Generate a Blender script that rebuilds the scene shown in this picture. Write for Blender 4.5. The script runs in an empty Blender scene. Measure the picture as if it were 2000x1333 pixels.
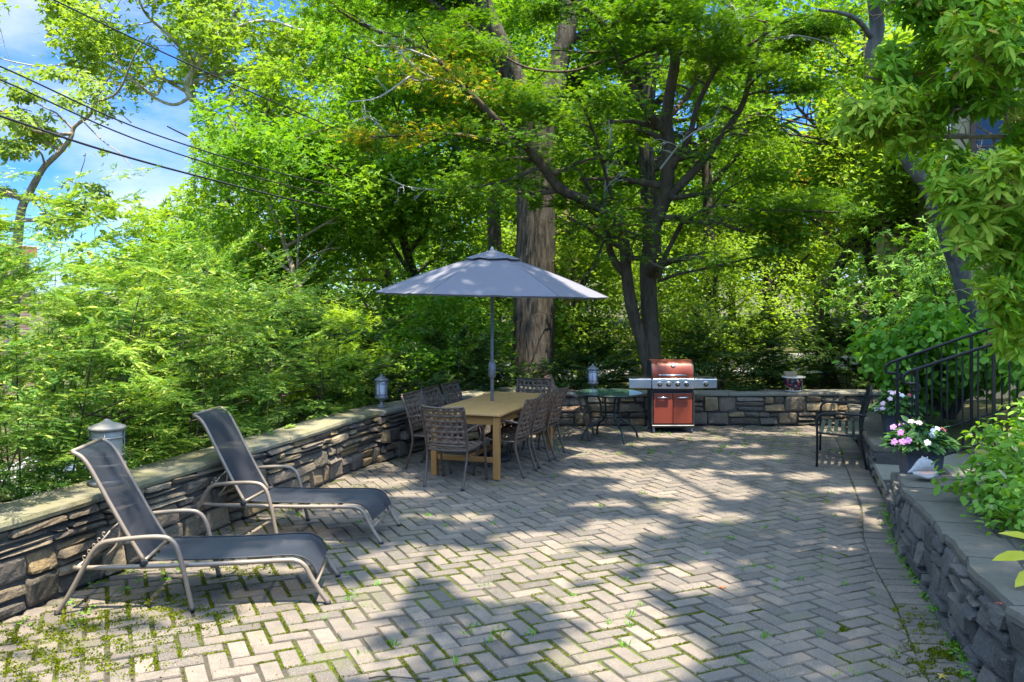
import bpy, bmesh, math, random
import numpy as np
from mathutils import Vector, Matrix

R = math.radians
PI = math.pi
sc = bpy.context.scene
C = sc.collection
random.seed(11)
CAMH, F, HY = 2.1, 1730.0, 572.0        # eye height, focal length and horizon of the 2000 px photograph


def G(px, py, z=0.0):
    Y = F * (CAMH - z) / (py - HY)
    return Vector(((px - 1000) / F * Y, Y, z))


def W(px, py, Y):
    return Vector(((px - 1000) / F * Y, Y, CAMH - (py - HY) / F * Y))


SUN = Vector((0.13, -0.22, 1.0)).normalized()


def lerp(a, b, t):
    return a + (b - a) * t


def rng_of(seed):
    return np.random.default_rng(seed)


# ------------------------------------------------------------------ naming
def tag(o, label=None, cat=None, group=None, kind=None):
    if label: o['label'] = label
    if cat: o['category'] = cat
    if group: o['group'] = group
    if kind: o['kind'] = kind
    return o


def empty(name, loc=(0, 0, 0), rz=0.0):
    o = bpy.data.objects.new(name, None)
    o.empty_display_size = 0.1
    C.objects.link(o)
    o.location = loc
    o.rotation_euler = (0, 0, rz)
    return o


def thing(name, label, cat, loc=(0, 0, 0), rz=0.0, group=None):
    return tag(empty(name, loc, rz), label, cat, group)


def copy_tree(o, parent=None):
    c = o.copy()
    C.objects.link(c)
    c.parent = parent
    for ch in list(o.children):
        copy_tree(ch, c)
    return c


# ------------------------------------------------------------------ mesh building
def cr(pts, n=6):
    """Catmull-Rom through the points"""
    pts = [Vector(p) for p in pts]
    if len(pts) < 3:
        return [pts[0].lerp(pts[-1], i / n) for i in range(n + 1)]
    out = []
    P = [pts[0] * 2 - pts[1]] + pts + [pts[-1] * 2 - pts[-2]]
    for i in range(1, len(P) - 2):
        p0, p1, p2, p3 = P[i - 1], P[i], P[i + 1], P[i + 2]
        for k in range(n):
            t = k / n
            out.append(0.5 * ((2 * p1) + (p2 - p0) * t + (2 * p0 - 5 * p1 + 4 * p2 - p3) * t * t + (3 * p1 - p0 - 3 * p2 + p3) * t ** 3))
    out.append(pts[-1])
    return out


class MB:
    def __init__(self):
        self.v, self.f, self.s = [], [], []

    def add(self, vs, fs, smooth=False):
        o = len(self.v)
        self.v += [tuple(p) for p in vs]
        self.f += [tuple(i + o for i in f) for f in fs]
        self.s += [smooth] * len(fs)
        return self

    def box(self, c, size, bev=0.0, rot=None, seg=1, jit=0.0):
        bm = bmesh.new()
        bmesh.ops.create_cube(bm, size=1.0)
        bmesh.ops.scale(bm, vec=Vector(size), verts=bm.verts)
        if bev > 0:
            bmesh.ops.bevel(bm, geom=list(bm.edges), offset=bev, segments=seg, affect='EDGES', profile=0.5)
        M_ = Matrix.Translation(Vector(c)) @ (rot.to_4x4() if rot is not None else Matrix.Identity(4))
        bm.verts.index_update()
        vs = [M_ @ v.co + Vector((random.uniform(-jit, jit), random.uniform(-jit, jit), random.uniform(-jit, jit))) for v in bm.verts]
        fs = [[v.index for v in f.verts] for f in bm.faces]
        bm.free()
        return self.add(vs, fs, False)

    def bar(self, a, b, w, h, bev=0.003):
        a, b = Vector(a), Vector(b)
        d = b - a
        q = d.to_track_quat('X', 'Z').to_matrix()
        return self.box((a + b) / 2, (d.length, w, h), bev, q)

    def tube(self, pts, r, n=10, cap=True, closed=False, lump=0.0, rg=None):
        pts = [Vector(p) for p in pts]
        m = len(pts)
        rs = r if isinstance(r, (list, tuple)) else [r] * m
        if len(rs) != m:
            rs = [rs[0] + (rs[-1] - rs[0]) * i / (m - 1) for i in range(m)]
        t0 = (pts[1] - pts[0]).normalized()
        ref = Vector((0, 0, 1)) if abs(t0.z) < 0.9 else Vector((1, 0, 0))
        nrm = (ref - t0 * ref.dot(t0)).normalized()
        vs = []
        for i in range(m):
            if closed:
                t = (pts[(i + 1) % m] - pts[i - 1])
            else:
                t = pts[min(i + 1, m - 1)] - pts[max(i - 1, 0)]
            t = t.normalized() if t.length > 1e-9 else t0
            nrm = nrm - t * nrm.dot(t)
            nrm = nrm.normalized() if nrm.length > 1e-6 else t.orthogonal().normalized()
            bi = t.cross(nrm)
            for k in range(n):
                a = 2 * PI * k / n
                rr = rs[i]
                if lump:
                    rr *= 1 + random.uniform(-lump, lump)
                vs.append(pts[i] + (nrm * math.cos(a) + bi * math.sin(a)) * rr)
        fs = []
        for i in range(m if closed else m - 1):
            j = (i + 1) % m
            for k in range(n):
                k2 = (k + 1) % n
                fs.append((i * n + k, i * n + k2, j * n + k2, j * n + k))
        if cap and not closed:
            fs.append(tuple(range(n - 1, -1, -1)))
            fs.append(tuple((m - 1) * n + k for k in range(n)))
        return self.add(vs, fs, True)

    def lathe(self, prof, n=24, c=(0, 0, 0), smooth=True, mat=None):
        c = Vector(c)
        vs, fs = [], []
        for (r, z) in prof:
            for k in range(n):
                a = 2 * PI * k / n
                p = Vector((r * math.cos(a), r * math.sin(a), z))
                if mat is not None: p = mat @ p
                vs.append(c + p)
        for i in range(len(prof) - 1):
            for k in range(n):
                k2 = (k + 1) % n
                fs.append((i * n + k, i * n + k2, (i + 1) * n + k2, (i + 1) * n + k))
        fs.append(tuple(range(n - 1, -1, -1)))
        fs.append(tuple((len(prof) - 1) * n + k for k in range(n)))
        return self.add(vs, fs, smooth)

    def grid(self, fn, nu, nv, smooth=True, flip=False):
        vs = [fn(i / nu, j / nv) for j in range(nv + 1) for i in range(nu + 1)]
        fs = []
        for j in range(nv):
            for i in range(nu):
                a = j * (nu + 1) + i
                q = (a, a + 1, a + nu + 2, a + nu + 1)
                fs.append(q[::-1] if flip else q)
        return self.add(vs, fs, smooth)

    def prism(self, poly, z0, z1, bev=0.0):
        """poly: list of (x, y) counter-clockwise"""
        n = len(poly)
        cx = sum(p[0] for p in poly) / n; cy = sum(p[1] for p in poly) / n

        def inset(p):
            d = Vector((cx - p[0], cy - p[1], 0))
            l = max(d.length, 1e-6)
            return (p[0] + d.x / l * bev * 1.3, p[1] + d.y / l * bev * 1.3)
        vs = [(p[0], p[1], z0) for p in poly]
        if bev > 0:
            vs += [(p[0], p[1], z1 - bev) for p in poly] + [(*inset(p), z1) for p in poly]
            L = 2
        else:
            vs += [(p[0], p[1], z1) for p in poly]
            L = 1
        fs = [tuple(range(n - 1, -1, -1)), tuple(L * n + k for k in range(n))]
        for l in range(L):
            for k in range(n):
                k2 = (k + 1) % n
                fs.append((l * n + k, l * n + k2, (l + 1) * n + k2, (l + 1) * n + k))
        return self.add(vs, fs, False)

    def build(self, name, mat=None, parent=None, loc=None):
        me = bpy.data.meshes.new(name)
        me.from_pydata(self.v, [], self.f)
        me.polygons.foreach_set('use_smooth', self.s)
        if mat is not None:
            me.materials.append(mat)
        me.update()
        o = bpy.data.objects.new(name, me)
        C.objects.link(o)
        if parent is not None: o.parent = parent
        if loc is not None: o.location = loc
        return o


def np_mesh(name, verts, faces, mat, parent=None, smooth=False):
    """faces: one (n, k) array, or a list of them"""
    if not isinstance(faces, list): faces = [faces]
    me = bpy.data.meshes.new(name)
    me.vertices.add(len(verts))
    me.vertices.foreach_set('co', np.ascontiguousarray(verts, dtype=np.float32).ravel())
    idx = np.concatenate([f.ravel() for f in faces]).astype(np.int32)
    tot = np.concatenate([np.full(len(f), f.shape[1]) for f in faces])
    start = np.concatenate([[0], np.cumsum(tot)[:-1]]).astype(np.int32)
    me.loops.add(len(idx))
    me.loops.foreach_set('vertex_index', idx)
    me.polygons.add(len(tot))
    me.polygons.foreach_set('loop_start', start)
    if smooth:
        me.polygons.foreach_set('use_smooth', np.ones(len(tot), dtype=bool))
    me.materials.append(mat)
    me.update(calc_edges=True)
    o = bpy.data.objects.new(name, me)
    C.objects.link(o)
    if parent is not None: o.parent = parent
    return o


# ------------------------------------------------------------------ materials
def nodes_of(name):
    m = bpy.data.materials.new(name)
    m.use_nodes = True
    nt = m.node_tree
    nt.nodes.clear()
    out = nt.nodes.new('ShaderNodeOutputMaterial')
    return m, nt, out


def nd(nt, typ, **kw):
    n = nt.nodes.new(typ)
    for k, v in kw.items():
        if k in n.inputs: n.inputs[k].default_value = v
        else: setattr(n, k, v)
    return n


def mixc(nt, fac, a, b, mode='MIX'):
    n = nt.nodes.new('ShaderNodeMix')
    n.data_type = 'RGBA'
    n.blend_type = mode
    for sock, val in ((n.inputs[0], fac), (n.inputs[6], a), (n.inputs[7], b)):
        if isinstance(val, (int, float)): sock.default_value = val
        elif isinstance(val, (tuple, list)): sock.default_value = (*val[:3], 1)
        else: nt.links.new(val, sock)
    return n.outputs[2]


def math_(nt, op, a, b=0.0, c=None, clamp=False):
    n = nt.nodes.new('ShaderNodeMath')
    n.operation = op
    n.use_clamp = clamp
    for i, val in enumerate((a, b) if c is None else (a, b, c)):
        if isinstance(val, (int, float)): n.inputs[i].default_value = val
        else: nt.links.new(val, n.inputs[i])
    return n.outputs[0]


def ramp(nt, fac, stops, interp='LINEAR'):
    n = nt.nodes.new('ShaderNodeValToRGB')
    n.color_ramp.interpolation = interp
    e = n.color_ramp.elements
    while len(e) > 1: e.remove(e[-1])
    for i, (p, c) in enumerate(stops):
        el = e[0] if i == 0 else e.new(p)
        el.position = p
        el.color = (*c[:3], 1)
    nt.links.new(fac, n.inputs[0])
    return n.outputs[0]


def coord(nt, kind='Object'):
    return nt.nodes.new('ShaderNodeTexCoord').outputs[kind]


def noise(nt, scale, detail=4, rough=0.55, vec=None, out='Fac', dist=0.0):
    n = nd(nt, 'ShaderNodeTexNoise', Scale=scale, Detail=detail, Roughness=rough, Distortion=dist)
    if vec is not None: nt.links.new(vec, n.inputs['Vector'])
    return n.outputs[out]


def bump(nt, height, strength=0.3, dist=0.01):
    n = nd(nt, 'ShaderNodeBump', Strength=strength, Distance=dist)
    nt.links.new(height, n.inputs['Height'])
    return n.outputs['Normal']


def finish(nt, out, col, rough=0.7, metal=0.0, spec=0.4, normal=None, coat=0.0):
    p = nd(nt, 'ShaderNodeBsdfPrincipled')
    if isinstance(col, (tuple, list)): p.inputs['Base Color'].default_value = (*col[:3], 1)
    else: nt.links.new(col, p.inputs['Base Color'])
    if isinstance(rough, (int, float)): p.inputs['Roughness'].default_value = rough
    else: nt.links.new(rough, p.inputs['Roughness'])
    p.inputs['Metallic'].default_value = metal
    p.inputs['Specular IOR Level'].default_value = spec
    p.inputs['Coat Weight'].default_value = coat
    if normal is not None: nt.links.new(normal, p.inputs['Normal'])
    nt.links.new(p.outputs[0], out.inputs[0])
    return p


def pmat(name, c1, c2=None, scale=8.0, rough=0.6, metal=0.0, spec=0.4, bmp=0.0, bscale=60.0, bdist=0.004, coat=0.0):
    m, nt, out = nodes_of(name)
    tc = coord(nt)
    col = c1
    if c2 is not None:
        f = noise(nt, scale, 5, 0.6, tc)
        f = ramp(nt, f, [(0.3, (0, 0, 0)), (0.7, (1, 1, 1))])
        col = mixc(nt, f, c1, c2)
    nrm = None
    if bmp > 0:
        nrm = bump(nt, noise(nt, bscale, 4, 0.6, tc), bmp, bdist)
    finish(nt, out, col, rough, metal, spec, nrm, coat)
    return m


def leaf_mat(name, dark, mid, light, trans=None, tfac=0.47, patch=0.9, gloss=0.008, grough=0.6, extra=None, extra_at=0.97):
    """leaf: diffuse + light coming through + a little sheen; each leaf its own tone, and tone drifts over the crown"""
    m, nt, out = nodes_of(name)
    geo = nt.nodes.new('ShaderNodeNewGeometry')
    rnd = geo.outputs['Random Per Island']
    pn = noise(nt, patch, 3, 0.6, geo.outputs['Position'])
    f = math_(nt, 'MULTIPLY_ADD', pn, 1.7, -0.6)
    f = math_(nt, 'MULTIPLY_ADD', rnd, 0.5, f, clamp=True)
    stops = [(0.0, dark), (0.5, mid), (0.95, light)]
    col = ramp(nt, f, stops)
    if extra is not None:
        g = math_(nt, 'GREATER_THAN', rnd, extra_at)
        col = mixc(nt, g, col, extra)
    dif = nd(nt, 'ShaderNodeBsdfDiffuse')
    nt.links.new(col, dif.inputs[0])
    tr = nd(nt, 'ShaderNodeBsdfTranslucent')
    tcol = mixc(nt, 1.0, col, trans or (1.45, 1.42, 0.4), 'MULTIPLY')
    nt.links.new(tcol, tr.inputs[0])
    ms = nd(nt, 'ShaderNodeMixShader')
    ms.inputs[0].default_value = tfac
    nt.links.new(dif.outputs[0], ms.inputs[1]); nt.links.new(tr.outputs[0], ms.inputs[2])
    gl = nd(nt, 'ShaderNodeBsdfGlossy', Roughness=grough)
    gl.inputs[0].default_value = (0.9, 0.95, 1, 1)
    m2 = nd(nt, 'ShaderNodeMixShader')
    m2.inputs[0].default_value = gloss
    nt.links.new(ms.outputs[0], m2.inputs[1]); nt.links.new(gl.outputs[0], m2.inputs[2])
    nt.links.new(m2.outputs[0], out.inputs[0])
    return m


def bark_mat(name, c1, c2, scale=9.0, stretch=0.16, bmp=0.8, patch=None):
    m, nt, out = nodes_of(name)
    tc = coord(nt)
    mp = nd(nt, 'ShaderNodeMapping')
    mp.inputs['Scale'].default_value = (1, 1, stretch)
    nt.links.new(tc, mp.inputs[0])
    n = noise(nt, scale, 6, 0.65, mp.outputs[0], dist=0.6)
    col = mixc(nt, ramp(nt, n, [(0.38, (0, 0, 0)), (0.62, (1, 1, 1))]), c1, c2)
    if patch is not None:
        pn = noise(nt, 2.2, 4, 0.6, tc)
        col = mixc(nt, ramp(nt, pn, [(0.52, (0, 0, 0)), (0.6, (1, 1, 1))]), col, patch)
    big = noise(nt, 1.3, 3, 0.5, tc)
    col = mixc(nt, math_(nt, 'MULTIPLY', big, 0.45), col, (c1[0] * 0.6, c1[1] * 0.75, c1[2] * 0.5))
    finish(nt, out, col, 0.9, 0, 0.15, bump(nt, n, bmp, 0.03))
    return m
# ------------------------------------------------------------------ camera, sun, sky
cam_d = bpy.data.cameras.new('camera')
cam_d.sensor_width = 36.0
cam_d.lens = 36.0 * F / 2000.0
cam_d.shift_y = -(666.5 - HY) / 2000.0
cam_d.clip_start = 0.05
cam_d.clip_end = 2000
cam = bpy.data.objects.new('camera', cam_d)
C.objects.link(cam)
cam.location = (0, 0, CAMH)
cam.rotation_euler = (R(90), 0, 0)
sc.camera = cam

sun_d = bpy.data.lights.new('sun', 'SUN')
sun_d.energy = 2.0
sun_d.angle = R(0.53)
sun_d.color = (1.0, 0.91, 0.76)
sun = bpy.data.objects.new('sun', sun_d)
C.objects.link(sun)
sun.rotation_euler = (-SUN).to_track_quat('-Z', 'Y').to_euler()
sun.location = (6, -8, 30)

wd = bpy.data.worlds.new('World')
sc.world = wd
wd.use_nodes = True
nt = wd.node_tree
nt.nodes.clear()
sky = nt.nodes.new('ShaderNodeTexSky')
sky.sky_type = 'NISHITA'
sky.sun_disc = False
sky.sun_elevation = math.asin(SUN.z)
sky.sun_rotation = math.atan2(SUN.x, SUN.y)
sky.altitude = 50
sky.air_density = 1.0
sky.dust_density = 0.2
sky.ozone_density = 2.5
# white summer clouds, by direction in the sky
tc = nt.nodes.new('ShaderNodeTexCoord').outputs['Generated']
mp = nd(nt, 'ShaderNodeMapping')
mp.inputs['Scale'].default_value = (1.0, 1.0, 2.2)
mp.inputs['Location'].default_value = (0.35, 0.1, 0.23)
nt.links.new(tc, mp.inputs[0])
cn = noise(nt, 3.3, 7, 0.55, mp.outputs[0], dist=0.15)
cm = ramp(nt, cn, [(0.52, (0, 0, 0)), (0.72, (1, 1, 1))])
sxyz = nd(nt, 'ShaderNodeSeparateXYZ')
nt.links.new(tc, sxyz.inputs[0])
clear = ramp(nt, sxyz.outputs[2], [(0.0, (0.10, 0.155, 0.225)), (0.12, (0.045, 0.10, 0.205)), (0.32, (0.070, 0.135, 0.235)), (0.42, (0.5, 0.55, 0.6)), (0.55, (1.05, 0.95, 0.82)), (1.0, (1.25, 1.08, 0.84))])
blue = mixc(nt, 1.0, sky.outputs[0], clear, 'MULTIPLY')
ccol = mixc(nt, math_(nt, 'MULTIPLY', cm, 0.7), blue, (1.0, 1.03, 1.09))
bg = nd(nt, 'ShaderNodeBackground', Strength=0.15)
nt.links.new(ccol, bg.inputs[0])
wo = nt.nodes.new('ShaderNodeOutputWorld')
nt.links.new(bg.outputs[0], wo.inputs[0])

sc.view_settings.view_transform = 'Standard'
sc.view_settings.look = 'None'
sc.view_settings.exposure = 3.10
sc.view_settings.gamma = 1.0
sc.cycles.max_bounces = 10
sc.cycles.diffuse_bounces = 8
sc.cycles.glossy_bounces = 3
sc.cycles.transmission_bounces = 6
sc.cycles.transparent_max_bounces = 8
sc.cycles.use_denoising = True
sc.cycles.caustics_reflective = False
sc.cycles.caustics_refractive = False

# ------------------------------------------------------------------ lines of the place (ground, metres)
LEFT_WALL = [(-5.1, 0.5), (-4.35, 2.5), (-3.75, 4.2), (-3.27, 5.65), (-2.72, 7.5), (-2.16, 9.36), (-1.84, 10.5), (-1.48, 11.35), (-0.75, 12.5), (0.1, 13.4), (0.69, 13.97)]
BACK_WALL = [(0.69, 13.97), (2.8, 14.04), (4.88, 14.1), (6.6, 14.1)]
RIGHT_WALL = [(2.2, 2.2), (2.42, 3.9), (2.52, 4.77), (2.65, 5.25), (2.86, 6.0), (3.04, 6.75), (3.27, 7.52)]
RIGHT_LOW = [(3.27, 7.52), (3.67, 8.6), (4.09, 9.98), (4.40, 11.0), (4.78, 12.2), (5.3, 14.1)]


def path_x(path, y):
    for (a, b) in zip(path[:-1], path[1:]):
        if a[1] <= y <= b[1]:
            return lerp(a[0], b[0], (y - a[1]) / (b[1] - a[1]))
    return path[0][0] if y < path[0][1] else path[-1][0]


RIGHT_ALL = RIGHT_WALL + RIGHT_LOW[1:]


def inside_patio(x, y, m=0.0):
    if y > 13.98 - m: return False
    if x < path_x(LEFT_WALL, y) + m: return False
    if x > path_x(RIGHT_ALL, y) - m: return False
    return True


def vnoise(x, y, s=1.0, o=0.0):
    """cheap smooth pseudo noise in -1..1"""
    return (math.sin(x * 1.7 * s + 1.3 + o) * math.cos(y * 2.1 * s + 0.7 + o * 1.3) + 0.6 * math.sin(x * 3.9 * s - y * 3.1 * s + o * 2.1)
            + 0.4 * math.cos(x * 7.3 * s + y * 6.1 * s + o)) / 2.0


# ------------------------------------------------------------------ ground
def ground_z(x, y):
    """land falls away on the left, stays level ahead and rises gently to the right"""
    lx = path_x(LEFT_WALL, min(max(y, 0.5), 13.9))
    z = -0.09
    if x < lx:
        d = lx - x
        z -= min(3.2, 0.42 * max(0, d - 0.5) ** 0.9)
    if y > 14.5:
        z += 0.03 * min(y - 14.5, 12)
        if x > 3: z += 0.035 * min(x - 3, 14) * min(1, (y - 14.5) / 6)
    if y > 60: z += (y - 60) * 0.02
    out = max(abs(x) - 12, 0) + max(y - 26, 0)
    z += 0.05 * vnoise(x * 0.4, y * 0.4) * min(1, max(0, (d_out(x, y))) / 2)
    return z


def d_out(x, y):
    return max(path_x(LEFT_WALL, min(max(y, 0.5), 13.9)) - 0.6 - x, y - 14.6, x - path_x(RIGHT_ALL, min(max(y, 2.2), 14)) - 0.3, 0)


m, nt, out = nodes_of('leaf_litter_ground')
tc = coord(nt)
n1 = noise(nt, 0.5, 5, 0.6, tc); n2 = noise(nt, 14, 5, 0.7, tc)
col = mixc(nt, ramp(nt, n1, [(0.4, (0, 0, 0)), (0.6, (1, 1, 1))]), (0.055, 0.075, 0.02), (0.10, 0.075, 0.045))
col = mixc(nt, math_(nt, 'MULTIPLY', n2, 0.6), col, (0.03, 0.05, 0.012))
finish(nt, out, col, 0.95, 0, 0.1, bump(nt, n2, 0.6, 0.05))
M_GROUND = m
xs = [-300, -120, -60, -40, -30] + [x * 1.0 for x in range(-24, 25)] + [30, 40, 60, 120, 300]
ys = [-60, -20, -8] + [y * 1.0 for y in range(-4, 46)] + [52, 60, 80, 120, 300]
mb = MB()
mb.add([(x, y, ground_z(x, y)) for y in ys for x in xs],
       [(j * len(xs) + i, j * len(xs) + i + 1, (j + 1) * len(xs) + i + 1, (j + 1) * len(xs) + i) for j in range(len(ys) - 1) for i in range(len(xs) - 1)], True)
tag(mb.build('ground', M_GROUND), kind='structure')

# pale lane beyond the back wall and driveway below the hedge
M_LANE = pmat('pale_lane', (0.42, 0.40, 0.37), (0.34, 0.32, 0.29), 3, 0.9, bmp=0.3, bscale=40)


def strip(name, pts, w, dz=0.02):
    mb = MB()
    P = [Vector((p[0], p[1], 0)) for p in pts]
    P = cr(P, 8)
    vs = []
    for i, p in enumerate(P):
        t = (P[min(i + 1, len(P) - 1)] - P[max(i - 1, 0)]).normalized()
        s = Vector((-t.y, t.x, 0))
        for k in (-1, -0.5, 0, 0.5, 1):
            q = p + s * w / 2 * k
            vs.append((q.x, q.y, max(ground_z(q.x, q.y), ground_z(q.x + .5, q.y + .5), ground_z(q.x - .5, q.y - .5), ground_z(q.x + .5, q.y - .5), ground_z(q.x - .5, q.y + .5)) + dz))
    fs = [(i * 5 + k, i * 5 + k + 1, (i + 1) * 5 + k + 1, (i + 1) * 5 + k) for i in range(len(P) - 1) for k in range(4)]
    mb.add(vs, fs, True)
    return tag(mb.build(name, M_LANE), kind='structure')


strip('road', [(-3, 21.5), (3, 22.2), (9, 22.4), (16, 22), (26, 21)], 4.2)
strip('driveway', [(-13.5, 4), (-13, 9), (-12.4, 14), (-12, 20), (-13, 30)], 4.0)

# ------------------------------------------------------------------ patio: herringbone pavers laid one by one
E1 = Vector((0.1163, 0.0532, 0)); E2 = Vector((0.0540, -0.1163, 0))
E1 = E1.normalized() * 0.1278; E2 = Vector((E1.y, -E1.x, 0))
O0 = G(1035, 1221.4)
BORDER = 0.27


def clip_poly(poly, p, n):
    """keep the side of the line through p towards n"""
    out_ = []
    for i in range(len(poly)):
        a, b = poly[i], poly[(i + 1) % len(poly)]
        da, db = (a - p).dot(n), (b - p).dot(n)
        if da >= 0: out_.append(a)
        if da * db < 0: out_.append(a.lerp(b, da / (da - db)))
    return out_


def paver(mb, o, a, b, g=None, clip=None):
    """o corner, a and b the two edge vectors"""
    c = o + (a + b) / 2
    if g is None:
        g = 0.0068 + 0.003 * max(0, vnoise(c.x, c.y, 0.6, 2)) + (0.0058 if c.y < 7.0 and c.x < 1.3 else 0.0008) * random.uniform(0.5, 1.2)
    la, lb = a.length, b.length
    ua, ub = a / la, b / lb
    ha, hb = la / 2 - g, lb / 2 - g
    rot = random.gauss(0, 0.008)
    ua, ub = ua + ub * rot, ub - ua * rot
    c = c + Vector((random.gauss(0, .0015), random.gauss(0, .0015), 0))
    z = random.gauss(0, 0.0016) + 0.006 * vnoise(c.x, c.y, 0.7)
    tx, ty = random.gauss(0, 0.006), random.gauss(0, 0.006)
    ch = 0.006
    poly = [c + ua * sa * ha + ub * sb * hb for (sa, sb) in ((-1, -1), (1, -1), (1, 1), (-1, 1))]
    if a.cross(b).z < 0: poly.reverse()
    if clip is not None:
        poly = clip_poly(poly, *clip)
        if len(poly) < 3: return
        mid = sum(poly, Vector()) / len(poly)
        if max((q - mid).length for q in poly) < 0.03: return
    n = len(poly)
    mid = sum(poly, Vector()) / n
    vs = []
    for (dz, k) in ((-0.05, 0.0), (-0.007, 0.0), (0.0, ch)):
        for q in poly:
            p = q + (mid - q).normalized() * k * 1.35
            jx = random.uniform(-.0015, .0015)
            vs.append((p.x + jx, p.y - jx, z + dz + tx * (q - c).dot(ua) + ty * (q - c).dot(ub)))
    fs = [tuple(range(2 * n, 3 * n))]
    for l in (0, 1):
        for k in range(n):
            k2 = (k + 1) % n
            fs.append((l * n + k, l * n + k2, (l + 1) * n + k2, (l + 1) * n + k))
    mb.add(vs, fs)


pv = MB()
joints = []      # joint segments, for the moss
for i in range(-110, 110):
    for mm in range(-40, 40):
        for typ in (0, 1):
            oi = O0 + E1 * (-i + 4 * mm + typ) + E2 * (i + typ)
            a, b = (E1 * 2, E2) if typ == 0 else (E1, E2 * 2)
            c = oi + (a + b) / 2
            if c.y < 3.4 or c.y > 13.95: continue
            if c.x < path_x(LEFT_WALL, c.y) + 0.02: continue
            xr = path_x(RIGHT_ALL, c.y)
            if c.x > xr - BORDER + 0.16: continue
            clip = None
            if c.x > xr - BORDER - 0.2:
                dx = path_x(RIGHT_ALL, c.y + .25) - path_x(RIGHT_ALL, c.y - .25)
                tl = Vector((dx, 0.5, 0)).normalized(); nl = Vector((-tl.y, tl.x, 0))
                clip = (Vector((xr, c.y, 0)) + nl * (BORDER - 0.002), nl)
            paver(pv, oi, a, b, None, clip)
            if c.x > xr - BORDER - 0.06: continue
            joints.append((oi + a * 0.0, oi + a)); joints.append((oi, oi + b))
# soldier course along the raised edge on the right
prev = None
path = cr([Vector((p[0], p[1], 0)) for p in RIGHT_ALL], 24)
acc = 0.0
pts = [path[0]]
for k in range(1, len(path)):
    seg = (path[k] - path[k - 1]).length
    acc += seg
    if acc >= 0.1278:
        pts.append(path[k]); acc = 0.0
for p, q in zip(pts[:-1], pts[1:]):
    if p.y < 3.4 or q.y > 14.0: continue
    t = (q - p)
    n = Vector((-t.y, t.x, 0)).normalized()
    n = (n + Vector((-0.0, -0.16, 0))).normalized()
    paver(pv, p + n * 0.013, t, n * (BORDER - 0.018), 0.006)
    joints.append((p, p + n * BORDER))
    joints.append((p + n * BORDER, q + n * BORDER))

m, nt, out = nodes_of('concrete_paver')
geo = nt.nodes.new('ShaderNodeNewGeometry')
rnd = geo.outputs['Random Per Island']
pos = geo.outputs['Position']
base = ramp(nt, rnd, [(0.0, (0.078, 0.063, 0.047)), (0.25, (0.127, 0.102, 0.078)), (0.5, (0.169, 0.132, 0.098)), (0.72, (0.130, 0.107, 0.081)), (0.9, (0.186, 0.145, 0.107)), (1.0, (0.215, 0.170, 0.128))])
sp = noise(nt, 150, 3, 0.8, pos)
col = mixc(nt, ramp(nt, sp, [(0.55, (0, 0, 0)), (0.68, (1, 1, 1))]), base, (0.33, 0.305, 0.27))
col = mixc(nt, ramp(nt, sp, [(0.32, (1, 1, 1)), (0.45, (0, 0, 0))]), col, (0.04, 0.036, 0.032))
dn = noise(nt, 9, 5, 0.65, pos)
col = mixc(nt, math_(nt, 'MULTIPLY', ramp(nt, dn, [(0.42, (0, 0, 0)), (0.72, (1, 1, 1))]), 0.7), col, (0.10, 0.094, 0.085))
# algae film in irregular patches
an = noise(nt, 1.6, 6, 0.72, pos, dist=0.4)
col = mixc(nt, math_(nt, 'MULTIPLY', ramp(nt, an, [(0.54, (0, 0, 0)), (0.70, (1, 1, 1))]), 0.6), col, (0.105, 0.11, 0.035))
big = noise(nt, 0.9, 5, 0.65, pos)
col = mixc(nt, math_(nt, 'MULTIPLY', ramp(nt, big, [(0.45, (0, 0, 0)), (0.7, (1, 1, 1))]), 0.55), col, (0.10, 0.088, 0.073))
hb = math_(nt, 'ADD', sp, math_(nt, 'MULTIPLY', dn, 0.8))
finish(nt, out, col, 0.85, 0, 0.25, bump(nt, hb, 0.45, 0.004))
M_PAVER = m
tag(pv.build('patio', M_PAVER), kind='structure')

# sandy soil with moss in the joints
m, nt, out = nodes_of('joint_soil')
pos = nt.nodes.new('ShaderNodeNewGeometry').outputs['Position']
a1 = noise(nt, 1.1, 5, 0.7, pos)
f1 = noise(nt, 40, 4, 0.7, pos)
col = mixc(nt, f1, (0.03, 0.027, 0.02), (0.09, 0.078, 0.06))
col = mixc(nt, ramp(nt, math_(nt, 'ADD', a1, math_(nt, 'MULTIPLY', f1, 0.25)), [(0.62, (0, 0, 0)), (0.74, (1, 1, 1))]), col, (0.075, 0.10, 0.012))
finish(nt, out, col, 0.95, 0, 0.1, bump(nt, f1, 0.7, 0.01))
mb = MB()
ny = 40
rows = []
for j in range(ny + 1):
    y = lerp(3.2, 14.0, j / ny)
    x0, x1 = path_x(LEFT_WALL, y) - 0.06, path_x(RIGHT_ALL, y) + 0.06
    rows.append([(lerp(x0, x1, i / 10), y, -0.012) for i in range(11)])
mb.add([p for r in rows for p in r], [(j * 11 + i, j * 11 + i + 1, (j + 1) * 11 + i + 1, (j + 1) * 11 + i) for j in range(ny) for i in range(10)])
tag(mb.build('patio_bed', m), kind='structure')
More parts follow.
